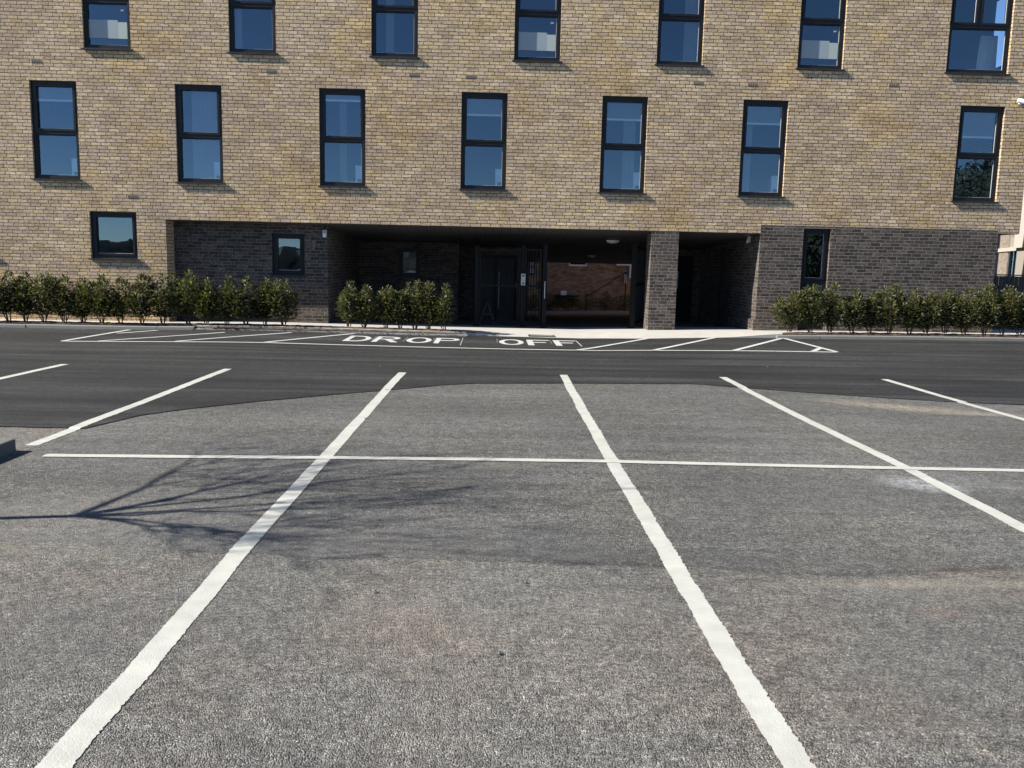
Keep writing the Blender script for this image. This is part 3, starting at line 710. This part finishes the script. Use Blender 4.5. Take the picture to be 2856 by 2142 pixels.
# entrance door behind the gate
f = MB(); f.box(-.55, .75, 26.25, 26.31, 1.7, 1.8); f.box(-.55, -.45, 26.25, 26.31, -.35, 1.7); f.box(.65, .75, 26.25, 26.31, -.35, 1.7); f.box(.06, .14, 26.25, 26.31, -.35, 1.7); f.box(-.45, .65, 26.25, 26.31, -.35, -.15)
dr = f.build('door', M['black_steel'], bld, world=True); dr['label'] = 'black glazed entrance door in the shade behind the gate'
g = MB(); g.quad((-.45, 26.28, -.15), (.65, 26.28, -.15), (.65, 26.28, 1.7), (-.45, 26.28, 1.7)); g.build('pane', M['dark'], dr)
g = MB(); g.tube([(.22, 26.2, .2), (.22, 26.2, 1.3)], [.018, .018], 8); g.build('handle', M['grey_plastic'], dr)
f = MB(); f.box(4.9, 5.9, 25.44, 25.498, -.3, 1.9); d2 = f.build('door', M['black_steel'], bld, world=True); d2['label'] = 'black door at the back of the narrow opening'
g = MB(); g.tube([(5.45, 25.4, .95), (5.45, 25.4, 1.45)], [.02, .02], 8); g.build('handle', M['grey_plastic'], d2)
# air bricks
b = MB(); b.box(0, .215, -.006, .02, 0, .065)
for k in range(4): b.box(.012+k*.05, .012+k*.05+.012, -.011, -.006, .008, .057)
vm = None
for x, z in ((-10.006,5.683),(-4.928,5.649),(-1.80,5.626),(-.556,5.633),(4.502,5.644),(5.72,5.669),(8.889,5.691),(-8.044,2.836)):
    zz = SO + round((z-.035-SO)/.075)*.075+.005
    if vm is None: vm = b.build('air_brick', M['vent'], bld); o = vm
    else: o = vm.copy(); col.objects.link(o)
    o.location = (x-.107, 0, zz)

# ------------------------------------------------------------------ things inside the rooms (seen through the glass)
def room_cabinet(x, z, label):
    e = empty('cabinet', (x, FY+.13, z), label=label, cat='cabinet', group='white cabinets behind the middle floor windows')
    b = MB(); b.box(0, .17, 0, .16, 0, .40); b.build('body', M['white'], e, bevel=.004)
    b = MB(); b.box(.05, .17, -.008, -.001, .0, .10); b.build('drawer', M['dark'], e)
    return e
for i, x in enumerate(WIN2[:6]): room_cabinet(x+WW-.245, Z2[0]+.072, f'white cabinet at the right side of the {ordn[i]} middle floor window')
# curtain in the corner room
b = MB(); n = 40
for i in range(n+1):
    t = i/n; b.v += [(11.05+t*.5, 20.5+.03*math.sin(t*38), 5.8), (11.12+t*.4, 20.5+.03*math.sin(t*38), 7.0)]
for i in range(n): b.f.append((2*i, 2*i+2, 2*i+3, 2*i+1))
o = b.build('curtain', M['white'], smooth=True); tag(o, label='white gathered cloth hanging inside the wide corner window', cat='curtain')

# ------------------------------------------------------------------ small fittings
def cctv(loc, rz, label, s=1.):
    e = empty('security_camera', loc, rz, label=label, cat='camera')
    b = MB(); b.lathe([(0, 0), (.05*s, 0), (.05*s, .02*s), (.03*s, .03*s)], 16); b.v = [(x, -z, y) for x, y, z in b.v]; b.build('bracket', M['white'], e, smooth=True)
    b = MB(); b.tube([(0, -.03*s, 0), (-.03*s, -.09*s, .0), (-.06*s, -.12*s, .01*s)], [.02*s, .02*s, .02*s], 10); b.build('arm', M['white'], e)
    b = MB(); b.tube([(-.12*s, -.10*s, .03*s), (.06*s, -.17*s, -.02*s)], [.05*s, .05*s], 16); b.build('body', M['white'], e, bevel=.008)
    b = MB(); b.tube([(.061*s, -.1705*s, -.0203*s), (.075*s, -.1755*s, -.0245*s)], [.04*s, .036*s], 16); b.build('lens', M['lens'], e)
cctv((11.80, FY, 5.41), 0, 'white bullet security camera on the wall above the right end window')
def sensor(loc, rz, label):
    e = empty('wall_light', loc, rz, label=label, cat='wall light', group='small pale lights by the openings')
    b = MB(); b.box(-.05, .05, -.07, 0, -.08, .07); b.build('body', M['grey_plastic'], e, bevel=.012)
    b = MB(); b.box(-.035, .035, -.085, -.0705, -.10, -.01); b.build('lens', M['white'], e, bevel=.01)
    b = MB(); b.box(-.012, .012, -.03, 0, .071, .16); b.build('bracket', M['black_steel'], e)
sensor((-3.87, 20.33, 2.18), 0, 'small pale light fixed at the corner of the left recess')
sensor((6.11, 20.6, 2.27), R(-90), 'small pale light high on the return wall of the narrow opening')
def ceiling_light(x, y, r, label):
    e = empty('ceiling_light', (x, y, soffit_z(y)), label=label, cat='ceiling light', group='round lights under the passage ceiling')
    b = MB(); b.lathe([(0, 0), (r, -.002), (r*1.02, -.03), (r*.97, -.045)], 28); b.build('housing', M['white'], e, smooth=True)
    b = MB(); b.lathe([(r*.95, -.046), (r*.7, -.075), (r*.3, -.09), (.001, -.093)], 28); b.build('diffuser', M['white'], e, smooth=True)
ceiling_light(3.12, 22.6, .165, 'round white ceiling light nearer the pillar')
ceiling_light(3.3, 29.0, .13, 'smaller-looking round ceiling light deeper under the passage')
# drain grate
e = empty('drain_grate', (1.11, 18.9, pz(1.11, 18.9)+.002), label='rectangular drain grate set in the pale pavement before the entrance', cat='drain grate')
b = MB(); b.box(-.29, .29, -.17, -.14, 0, .012); b.box(-.29, .29, .14, .17, 0, .012); b.box(-.29, -.26, -.14, .14, 0, .012); b.box(.26, .29, -.14, .14, 0, .012); b.build('frame', M['grate'], e)
b = MB()
for k in range(13): b.box(-.25+k*.04, -.25+k*.04+.018, -.139, .139, .001, .010)
b.build('bars', M['grate'], e)
b = MB(); b.box(-.259, .259, -.139, .139, -.006, .0); b.build('base_plate', M['lens'], e)

# ------------------------------------------------------------------ gate
def post(x, y, h, label, w_=.10):
    z = pz(x, y); e = empty('gate_post', (x, y, z), label=label, cat='gate post', group='black steel gate posts')
    b = MB(); b.box(-w_/2, w_/2, -w_/2, w_/2, 0, h); b.build('shaft', M['black_steel'], e, bevel=.006)
    b = MB(); b.box(-w_*.9, w_*.9, -w_*.9, w_*.9, 0, .015); b.build('base_plate', M['black_steel'], e)
    b = MB(); b.box(-w_/2-.006, w_/2+.006, -w_/2-.006, w_/2+.006, h, h+.012); b.build('cap', M['black_steel'], e)
post(-.37, 21.3, 1.95, 'leftmost black post of the entrance gate')
post(.76, 21.2, 1.98, 'black gate post carrying the entry panel')
post(1.27, 20.85, 2.0, 'slim black post where the pale slit handle shows, left of the open gap')
post(3.37, 20.6, 2.0, 'black gate post beside the dark brick pillar', .12)
def gate(p0, p1, h, label, bars=True):
    d = Vector((p1[0]-p0[0], p1[1]-p0[1], 0)); L = d.length; z = pz(*p0)
    e = empty('gate_leaf', (p0[0], p0[1], z), math.atan2(d.y, d.x), label=label, cat='gate', group='black steel gate leaves')
    b = MB()
    b.box(0, L, -.025, .025, .1, .15); b.box(0, L, -.025, .025, h-.05, h); b.box(0, .05, -.025, .025, .15, h-.05); b.box(L-.05, L, -.025, .025, .15, h-.05); b.box(.05, L-.05, -.025, .025, h*.52, h*.52+.05)
    b.build('frame', M['black_steel'], e)
    b = MB(); n = max(2, int((L-.1)/.075))
    for k in range(n):
        x = .05+(L-.1)*(k+.5)/n
        for z0, z1 in ((.15, h*.52), (h*.52+.05, h-.05)): b.box(x-.007, x+.007, -.007, .007, z0, z1)
    b.build('bars', M['black_steel'], e)
    b = MB(); b.box(L-.12, L-.052, -.05, .05, h*.5, h*.5+.16); b.build('lock_box', M['black_steel'], e)
gate((-.31, 21.3), (.70, 21.22), 1.88, 'closed black gate leaf of thin bars left of the entry panel')
gate((.82, 21.18), (1.21, 20.9), 1.9, 'narrow black gate leaf right of the entry panel')
gate((3.42, 20.68), (4.02, 22.6), 1.95, 'open black gate leaf folded back behind the pillar')
e = empty('entry_panel', (.765, 21.148, pz(.765, 21.15)+1.02), label='silver grey entry phone panel on the black gate post', cat='entry phone')
b = MB(); b.box(-.055, .055, -.04, 0, 0, .28); b.build('case', M['grey_plastic'], e, bevel=.006)
b = MB(); b.box(-.035, .035, -.045, -.0405, .215, .24); b.build('speaker_slot', M['lens'], e)
b = MB(); b.box(-.02, .02, -.048, -.0405, .03, .065); b.build('button', M['lens'], e)
e = empty('pull_handle', (1.27, 20.78, pz(1.27, 20.8)+.72), label='slim pale pull handle on the gate post left of the open gap', cat='handle')
b = MB(); b.tube([(0, 0, 0), (0, -.05, 0), (0, -.05, .4), (0, 0, .4)], [.011]*4, 8); b.build('bar', M['grey_plastic'], e)
e = empty('trestle', (-.1, 22.6, pz(-.1, 22.6)), label='folded A shaped trestle standing behind the closed gate leaf', cat='trestle')
for s in (-1, 1):
    b = MB(); b.tube([(s*.2, 0, 0), (s*.02, 0, .55)], [.022, .022], 6); b.build('leg', M['bark'], e)
b = MB(); b.box(-.08, .08, -.02, .02, .24, .28); b.build('brace', M['bark'], e)
post(5.87, 22.0, 2.0, 'black post at the right side of the narrow opening')

# ------------------------------------------------------------------ courtyard beyond the passage
CY = 41.; CZ = -.66
cb = empty('courtyard_building', (0, CY, CZ), label='reddish brick building closing the shaded courtyard behind the passage', cat='building')
b = MB(); wall_with_holes(b, -14, 16, CZ-.2, 8, CY, [(1.74, 2.02, 1.02, 2.0), (3.63, 4.47, 1.48, 2.7)], .1); b.quad((-7.4, 28.02, -1), (-7.4, CY, -1), (-7.4, CY, 13), (-7.4, 28.02, 13)); b.quad((13, 33, -1), (13, CY, -1), (13, CY, 9), (13, 33, 9))  # unseen side walls added: left one shades the court, right one bounces sun in
b.quad((-14, CY, 8), (16, CY, 8), (16, 48, 8), (-14, 48, 8)); b.build('wall', M['courtyard_brick'], cb, world=True)
for (a, c, d, e_, m, nm) in ((1.74, 2.02, 1.02, 2.0, M['screen'], 'pane'), (3.63, 4.47, 1.48, 2.7, M['lens'], 'pane')):
    f = MB(); t = .055
    f.box(a, c, CY+.02, CY+.07, d, d+t*1.4); f.box(a, c, CY+.02, CY+.07, e_-t, e_); f.box(a, a+t, CY+.02, CY+.07, d+t*1.4, e_-t); f.box(c-t, c, CY+.02, CY+.07, d+t*1.4, e_-t)
    if nm and c-a < .5: f.box(a+t, c-t, CY+.02, CY+.07, 1.38, 1.42); f.box((a+c)/2-.015, (a+c)/2+.015, CY+.021, CY+.069, d+t*1.4, e_-t)
    wo = f.build('window', M['white'] if c-a > .5 else M['dark'], cb, world=True); wo['label'] = 'white framed window seen under the passage soffit' if c-a > .5 else 'small pale window seen through the gate'
    g = MB(); g.quad((a+t, CY+.05, d+t), (c-t, CY+.05, d+t), (c-t, CY+.05, e_-t), (a+t, CY+.05, e_-t)); g.build('pane', m, wo)
b = MB(); b.tube([(5.85, CY-.08, 1.60), (6.48, CY-.08, 1.60)], [.07, .07], 10); b.tube([(6.52, CY-.08, 2.4), (6.52, CY-.08, .98)], [.06, .06], 10)
b.box(5.85, 6.3, CY-.09, CY-.01, 1.52, 1.72)
o = b.build('drain_pipe', M['white']); tag(o, label='white pipe elbow on the far courtyard wall beside the right gate post', cat='pipe')
b = MB(); b.box(6.26, 6.36, CY-.1, CY, .72, 1.13); o = b.build('meter_box', M['white'], bevel=.01); tag(o, label='slim white box on the far courtyard wall below the pipe', cat='box')
b = MB(); b.box(3.25, 3.52, CY-.4, CY-.05, .121, .31); o = b.build('storage_box', M['white'], bevel=.01); tag(o, label='small white box on the ledge of the far courtyard wall', cat='box')
b = MB(); b.box(3.54, 4.0, CY-.4, CY-.05, .121, .30); o = b.build('storage_box', M['taupe'], bevel=.01); tag(o, label='tan box beside the small white box on the courtyard ledge', cat='box')
b = MB(); b.box(3.0, 4.1, CY-.45, CY-.001, .06, .12); o = b.build('ledge', M['dark']); tag(o, label='dark ledge fixed along the courtyard wall under the boxes', cat='ledge')
b = MB(); b.tube([(4.45, CY-.25, .05), (6.3, CY-.25, 1.25)], [.018, .018], 8); b.tube([(4.45, CY-.25, CZ), (4.45, CY-.25, .05)], [.025, .025], 8); b.tube([(6.3, CY-.25, CZ), (6.3, CY-.25, 1.25)], [.025, .025], 8)
o = b.build('handrail', M['black_steel']); tag(o, label='dark sloping handrail across the courtyard wall', cat='handrail')
b = MB(); b.box(-5, 12, 39.7, 39.85, CZ-.1, CZ+.05); o = b.build('courtyard_kerb', M['bark']); tag(o, label='pale kerb edging the planting at the far side of the courtyard', cat='kerb', kind='structure')
sheet('courtyard_floor', lin(-5, 12, 17), lambda x: (39.6, 41.2), 4, M['mulch'], lambda x, y: CZ+.06, label='soil under the courtyard planting', cat='soil')

# ------------------------------------------------------------------ shrubs
def add_leaf(V, F, T, p, d, n, L, W, tone):
    """One folded lance-shaped leaf from p along d, facing n."""
    s = d.cross(n).normalized(); dn = d*L
    i = len(V); drop = Vector((0, 0, -L*.16)); lift = n*W*.32
    V += [p, p+dn*.42+s*W*.5+lift, p+dn*.42-s*W*.5+lift, p+dn*.45, p+dn*.8+s*W*.28+lift*.5+drop*.5, p+dn*.8-s*W*.28+lift*.5+drop*.5, p+dn+drop]
    F += [(i, i+1, i+3), (i, i+3, i+2), (i+1, i+4, i+6, i+3), (i+3, i+6, i+5, i+2)]; T += [tone]*4
def shrub(loc, h, wd, seed, label, group, young=.15, leaves=620):
    rnd = random.Random(seed); e = empty('laurel_shrub', loc, label=label, cat='shrub', group=group)
    V, F, T = [], [], []; st = MB(); toff = rnd.uniform(-.18, .14); n = rnd.choice((4, 5, 5, 6)); per = leaves//n
    for k in range(n):
        a = k*2.4+rnd.uniform(-.5, .5); rr = wd*.5*rnd.uniform(.35, .95) if k else wd*.06
        hh = h*(rnd.uniform(.62, 1.02) if k else 1.04); top = Vector((math.cos(a)*rr, math.sin(a)*rr*.7, hh)); base = Vector((math.cos(a)*.035, math.sin(a)*.035, 0))
        mid = (base+top)/2+Vector((math.cos(a), math.sin(a), 0))*rr*.28
        def pt(t): return base*(1-t)**2 + mid*2*t*(1-t) + top*t*t
        st.tube([pt(0), pt(.33), pt(.66), pt(.97)], [.011, .009, .006, .003], 5)
        for i in range(per):
            t = .16+.84*rnd.random()**.9; c = pt(t); ang = rnd.random()*6.283
            spread = wd*(.33*(1-t)**.75*(t+.46) + .022)*1.15
            if t < .22: spread *= .65
            out = Vector((math.cos(ang), math.sin(ang), 0)); r_ = spread*rnd.random()**.6
            p = c + out*r_ + Vector((0, 0, rnd.uniform(-.03, .03)))
            upw = rnd.uniform(-.15, 1.3) + (.9 if t > .85 else 0)
            d = (out + Vector((rnd.uniform(-.4, .4), rnd.uniform(-.4, .4), upw))).normalized()
            nn = (Vector((0, 0, 1)) + out*rnd.uniform(-.2, .8) + Vector((rnd.uniform(-.5, .5), rnd.uniform(-.5, .5), 0))).normalized()
            if abs(nn.dot(d)) > .95: nn = d.orthogonal()
            L = rnd.uniform(.07, .12)*(1 if t < .92 else .8); tone = min(.8, max(0, rnd.random()*.8+toff))
            if rnd.random() < young*(1.8 if t > .72 else .4): tone = rnd.uniform(.82, 1)
            add_leaf(V, F, T, p, d, nn, L, L*.34, tone)
    me = bpy.data.meshes.new('foliage'); me.from_pydata([tuple(v) for v in V], [], F); me.materials.append(M['leaf'])
    at = me.attributes.new('tone', 'FLOAT', 'FACE'); at.data.foreach_set('value', T)
    o = bpy.data.objects.new('foliage', me); col.objects.link(o); o.parent = e
    st.build('stem', M['stem'], e)
    return e
gL, gM, gR = 'shrubs in the left bed', 'shrubs in front of the deep recess', 'shrubs in the right bed'
left = [(-10.85,1.02),(-10.41,1.04),(-10.05,.98),(-9.66,1.02),(-9.22,1.08),(-8.83,1.0),(-8.40,1.02),(-8.0,1.05),(-7.55,1.12),(-7.12,1.05),(-6.58,1.12),(-6.15,.95),(-5.72,1.02),(-5.3,.98),(-4.92,1.05),(-4.5,1.02)]
where = ['cut by the left edge of the view', 'nearest the left edge of the view', 'left of the square window, second from it', 'just left of the square window', 'below the left jamb of the square window', 'below the middle of the square window',
 'below the right jamb of the square window', 'just right of the square window', 'against the last buff brick left of the recess', 'at the buff brick corner of the recess', 'tallest at the left end of the dark recess', 'short, in the left half of the dark recess',
 'in the middle of the dark recess wall', 'just left of the recessed window', 'under the left jamb of the recessed window', 'last at the gap, under the right jamb of the recessed window']
for i, ((x, h), wh) in enumerate(zip(left, where)):
    y = 18.88+random.uniform(-.07, .07); shrub((x, y, pz(x, y)+.03), h*random.uniform(.82, 1.0), .76, 100+i, 'dark laurel shrub '+wh, gL, young=.14, leaves=1550)
mid = [(-3.12,1.02,'left one of the pair standing alone before the deep recess'),(-2.78,.92,'right one of the pair standing alone before the deep recess'),(-2.30,.9,'at the left end of the clump before the deep recess'),(-1.98,.82,'short, second in the clump before the deep recess'),
       (-1.66,1.04,'in the middle of the clump, with spiky top shoots'),(-1.36,1.0,'fourth in the clump before the deep recess'),(-1.02,.98,'at the right end of the clump beside the entrance paving')]
for i, (x, h, wh) in enumerate(mid):
    y = interp([(-3.2,19.08),(-1,18.86)], x)+random.uniform(-.05, .05); shrub((x, y, pz(x, y)+.02), h*.94, .60, 300+i, 'laurel shrub '+wh, gM, young=.2, leaves=1200)
right = [(6.62,.95),(7.05,.98),(7.5,1.02),(7.98,.95),(8.42,.92),(8.82,1.02),(9.25,.98),(9.65,1.0),(10.1,.98),(10.5,.97),(10.95,1.06),(11.35,1.02),(11.75,1.04),(12.15,.98),(12.6,1.02),(13.1,1.)]
wr = ['bushy, at the left end of the right bed beside the paving', 'left of the tall glazed panel', 'in front of the tall glazed panel', 'just right of the tall glazed panel', 'second right of the tall glazed panel', 'third right of the tall glazed panel', 'left of the middle of the plain dark wall',
 'at the middle of the plain dark wall', 'right of the middle of the plain dark wall', 'four shrubs left of the dark wall corner', 'three shrubs left of the dark wall corner', 'two shrubs left of the dark wall corner', 'at the dark wall corner', 'in front of the black fence, nearest the building', 'in front of the black fence at the right edge', 'outermost, cut by the right edge of the view']
for i, ((x, h), wh) in enumerate(zip(right, wr)):
    y = 18.92+random.uniform(-.06, .06); shrub((x, y, pz(x, y)+.03), h*random.uniform(.80, 1.0), .75, 500+i, 'sunlit laurel shrub '+wh, gR, young=.30, leaves=1500)
for i in range(9):
    x = 1.0+i*.85; wh = f'dark courtyard shrub, number {i+1} from the left along the far wall'
    shrub((x, 40.15+random.uniform(-.1, .1), CZ+.06), random.uniform(.6, .78) if x < 5 else random.uniform(.7, 1.0), 1.15, 700+i, 'shaded low shrub along the foot of the far courtyard wall', 'shrubs in the courtyard', leaves=600)

# ------------------------------------------------------------------ bare tree on the island (its shadow falls across the bays)
def tree():
    e = empty('bare_tree', (-5.35, 4.72, .07), label='leafless young tree on the kerbed island, casting a branch shadow over the bays', cat='tree')
    rnd = random.Random(11); hs = math.cos(EL)/math.sin(EL); sh = Vector((math.cos(G_)*hs, math.sin(G_)*hs, 0))
    b = MB(); b.tube([(0,0,-.05),(.02,0,.5),(-.02,.02,1.2),(.0,0,2.05)], [.065,.046,.037,.032], 10); b.build('trunk', M['bark'], e, smooth=True)
    br = MB(); O = Vector(e.location)
    def grow(p, d, L, r, depth):
        pts = [p]; rad = [r]; q = p.copy(); n = 6
        for i in range(n):
            d = (d + Vector((rnd.uniform(-1, 1), rnd.uniform(-1, 1), rnd.uniform(-.5, 1)))*.13).normalized(); q = q + d*L/n; pts.append(q.copy()); rad.append(max(.0032, r*(1-.75*(i+1)/n)))
        br.tube(pts, rad, 6 if depth < 2 else 4, cap=False)
        if depth >= 4: return
        for k in range(rnd.choice((2, 3, 3)) if depth else 4):
            i = rnd.randint(2, n); ax = Vector((rnd.uniform(-1, 1), rnd.uniform(-1, 1), rnd.uniform(-.2, .8))).normalized()
            dd = (d*.9 + ax*.75).normalized(); grow(pts[i], dd, L*rnd.uniform(.5, .75), max(.004, rad[i]*.72), depth+1)
    S = Vector((-.0, 0, 2.0))
    targets = [((-1.5,6.7),3.2),((-.75,5.74),3.4),((-.95,5.5),3.4),((-1.3,4.75),3.0),((-2.45,7.2),3.3),((-1.15,6.2),3.3),((-1.9,6.35),3.0),((-1.75,4.95),2.9)]
    for (tx, ty), h in targets:
        tip = Vector((tx, ty, 0)) - sh*h - Vector((O.x, O.y, 0)); tip.z = h - .07
        dv = tip - S; pts = [S]; 
        for i in range(1, 7):
            t = i/6; pts.append(S + dv*t + Vector((rnd.uniform(-1,1), rnd.uniform(-1,1), rnd.uniform(-1,1)))*.05*math.sin(math.pi*t) + Vector((0,0,.12*math.sin(math.pi*t))))
        rad = [.023, .019, .016, .013, .010, .007, .004]; br.tube(pts, rad, 7, cap=False)
        for i in (2, 2, 3, 3, 3, 4, 4, 4, 5, 5, 6, 6):
            d = (dv.normalized() + Vector((rnd.uniform(-1,1), rnd.uniform(-1,1), rnd.uniform(-.3,.9)))*.85).normalized()
            grow(pts[i].copy(), d, rnd.uniform(.35, .8), rad[i]*.55, 2)
    br.build('crown', M['bark'], e)
tree()

# ------------------------------------------------------------------ neighbour and fence on the right
nb = empty('neighbour_building', (20.05, 34, 0), math.atan2(-.935, -.353), label='pale brick and cream rendered neighbouring building behind the black fence', cat='building')
NM = brick_mat('neighbour_brick', [(.27,.215,.175),(.235,.185,.15),(.30,.24,.195)], (.24,.205,.18))
b = MB(); b.box(-12, 1.35, 0, 6, -.2, 8); b.box(1.35, 9, .12, 6, -.2, 2.42); b.build('wall', NM, nb)
b = MB(); b.box(-12, 1.35, -.05, -.001, 2.42, 2.56); b.box(1.351, 3.1, -.05, .1, 2.42, 2.56); b.build('band', M['cream'], nb)
b = MB(); b.box(1.352, 3.12, .05, 6, 2.561, 2.93); b.box(1.352, 1.56, .05, 6, 2.931, 8); b.box(1.56, 3.12, .3, 6, 2.931, 8); b.build('spandrel', M['taupe'], nb)
b = MB(); b.box(3.12, 9, -.15, 6, 2.50, 8); b.build('cream_cladding', M['cream'], nb)['label'] = 'smooth cream upper storey'
f = MB(); f.box(1.56, 3.1, .2, .29, 2.94, 3.0); f.box(1.56, 1.64, .2, .29, 3.0, 8); wo = f.build('window', M['frame'], nb)
g = MB(); g.quad((1.64, .25, 3.0), (3.1, .25, 3.0), (3.1, .25, 8), (1.64, .25, 8)); g.build('pane', M['glass'], wo)
f = MB(); f.box(1.55, 1.75, .0, .119, -.1, 2.419); f.box(1.75, 3.1, .02, .119, -.1, 1.3); f.box(2.35, 2.42, .02, .119, 1.3, 2.419); wo = f.build('window', M['frame'], nb)
g = MB(); g.quad((1.75, .06, 1.3), (3.1, .06, 1.3), (3.1, .06, 2.419), (1.75, .06, 2.419)); g.build('pane', M['glass'], wo)
b = MB(); b.box(3.14, 9, -.02, .119, -.1, 2.49); b.build('pier', M['taupe'], nb)
fe = empty('timber_fence', (12.85, 22.3, .2), label='black slatted timber fence beside the building at the right edge', cat='fence')
b = MB()
for k in range(62): b.box(.12+k*.105, .12+k*.105+.09, -.012+random.uniform(-.004, .004), .012, 0, 1.33+random.uniform(-.006, .006))
b.build('slats', M['fence'], fe)
b = MB(); b.box(.1, 6.7, .013, .05, .25, .33); b.box(.1, 6.7, .013, .05, 1.0, 1.08); b.box(.1, 6.7, -.03, .05, 1.345, 1.375); b.build('rail', M['fence'], fe)
b = MB(); b.box(0, .1, -.05, .05, 0, 1.36); b.build('post', M['taupe'], fe)['label'] = 'pale end post'

# ------------------------------------------------------------------ wood and roofs behind the viewpoint (only mirrored in the low windows)
b = MB(); rnd = random.Random(3)
for i in range(2600):
    x = rnd.uniform(-70, 70); top = 2.6+.9*mnoise.noise(Vector((x*.09, 0, 0)))+.5*mnoise.noise(Vector((x*.3, 5, 0))); y = -62+rnd.uniform(-3, 3); z = rnd.uniform(0, top)
    s = rnd.uniform(.5, 1.1); a = rnd.random()*6.3
    b.quad((x-s*math.cos(a), y-s*math.sin(a), z-s*.5), (x+s*math.cos(a), y+s*math.sin(a), z-s*.5), (x+s*.8*math.cos(a), y+s*.8*math.sin(a), z+s*.6), (x-s*.8*math.cos(a), y-s*.8*math.sin(a), z+s*.6))
o = b.build('treeline', plain('hazed_foliage', (.24,.235,.2), .9, var=.3)); tag(o, label='far belt of trees across the car park, paled by painted haze', cat='trees', kind='stuff')  # foliage colour lifted to a pale grey for distance haze

EG = plain('evergreen_foliage', (.05,.06,.035), .9, var=.4, scale=2)
def far_tree(x, y, w_, h, label, n):
    e = empty('broad_tree', (x, y, 0), label=label, cat='tree', group='trees mirrored in the glass')
    b = MB(); b.tube([(0,0,0),(0,0,h*.3),(.1,0,h*.5)], [.25,.2,.12], 8); b.build('trunk', M['bark'], e)
    b = MB(); cz = h*.55; rz = h*.45
    b.lathe([(w_*.72*math.sin(math.pi*i/10)*(1+.12*math.sin(i*2.3)), cz-rz*.8*math.cos(math.pi*i/10)) for i in range(11)], 18)
    for i in range(n):
        v = Vector((rnd.gauss(0,1), rnd.gauss(0,1), rnd.gauss(0,1))).normalized()*rnd.uniform(.66, 1.)
        p = Vector((v.x*w_, v.y*w_*.9, cz+v.z*rz)); a = Vector((rnd.gauss(0,1), rnd.gauss(0,1), rnd.gauss(0,1))).normalized(); c_ = a.orthogonal().normalized(); r_ = rnd.uniform(.08, .2)
        b.quad(tuple(p-a*r_), tuple(p+c_*r_*.5), tuple(p+a*r_), tuple(p-c_*r_*.5))
    b.build('crown', EG, e)
far_tree(28.6, -10, 3.9, 8.2, 'broad evergreen tree across the car park, only mirrored in the right end window', 7000)
far_tree(18.6, -10, 2.6, 4.1, 'low evergreen across the car park, only mirrored in the tall glazed panel', 3500)

# ------------------------------------------------------------------ render settings
sc.view_settings.view_transform = 'Standard'; sc.view_settings.look = 'None'; sc.view_settings.gamma = 1
sc.view_settings.exposure = 1.27
sc.render.engine = 'CYCLES'
sc.cycles.max_bounces = 6; sc.cycles.transparent_max_bounces = 8
sc.cycles.use_denoising = True
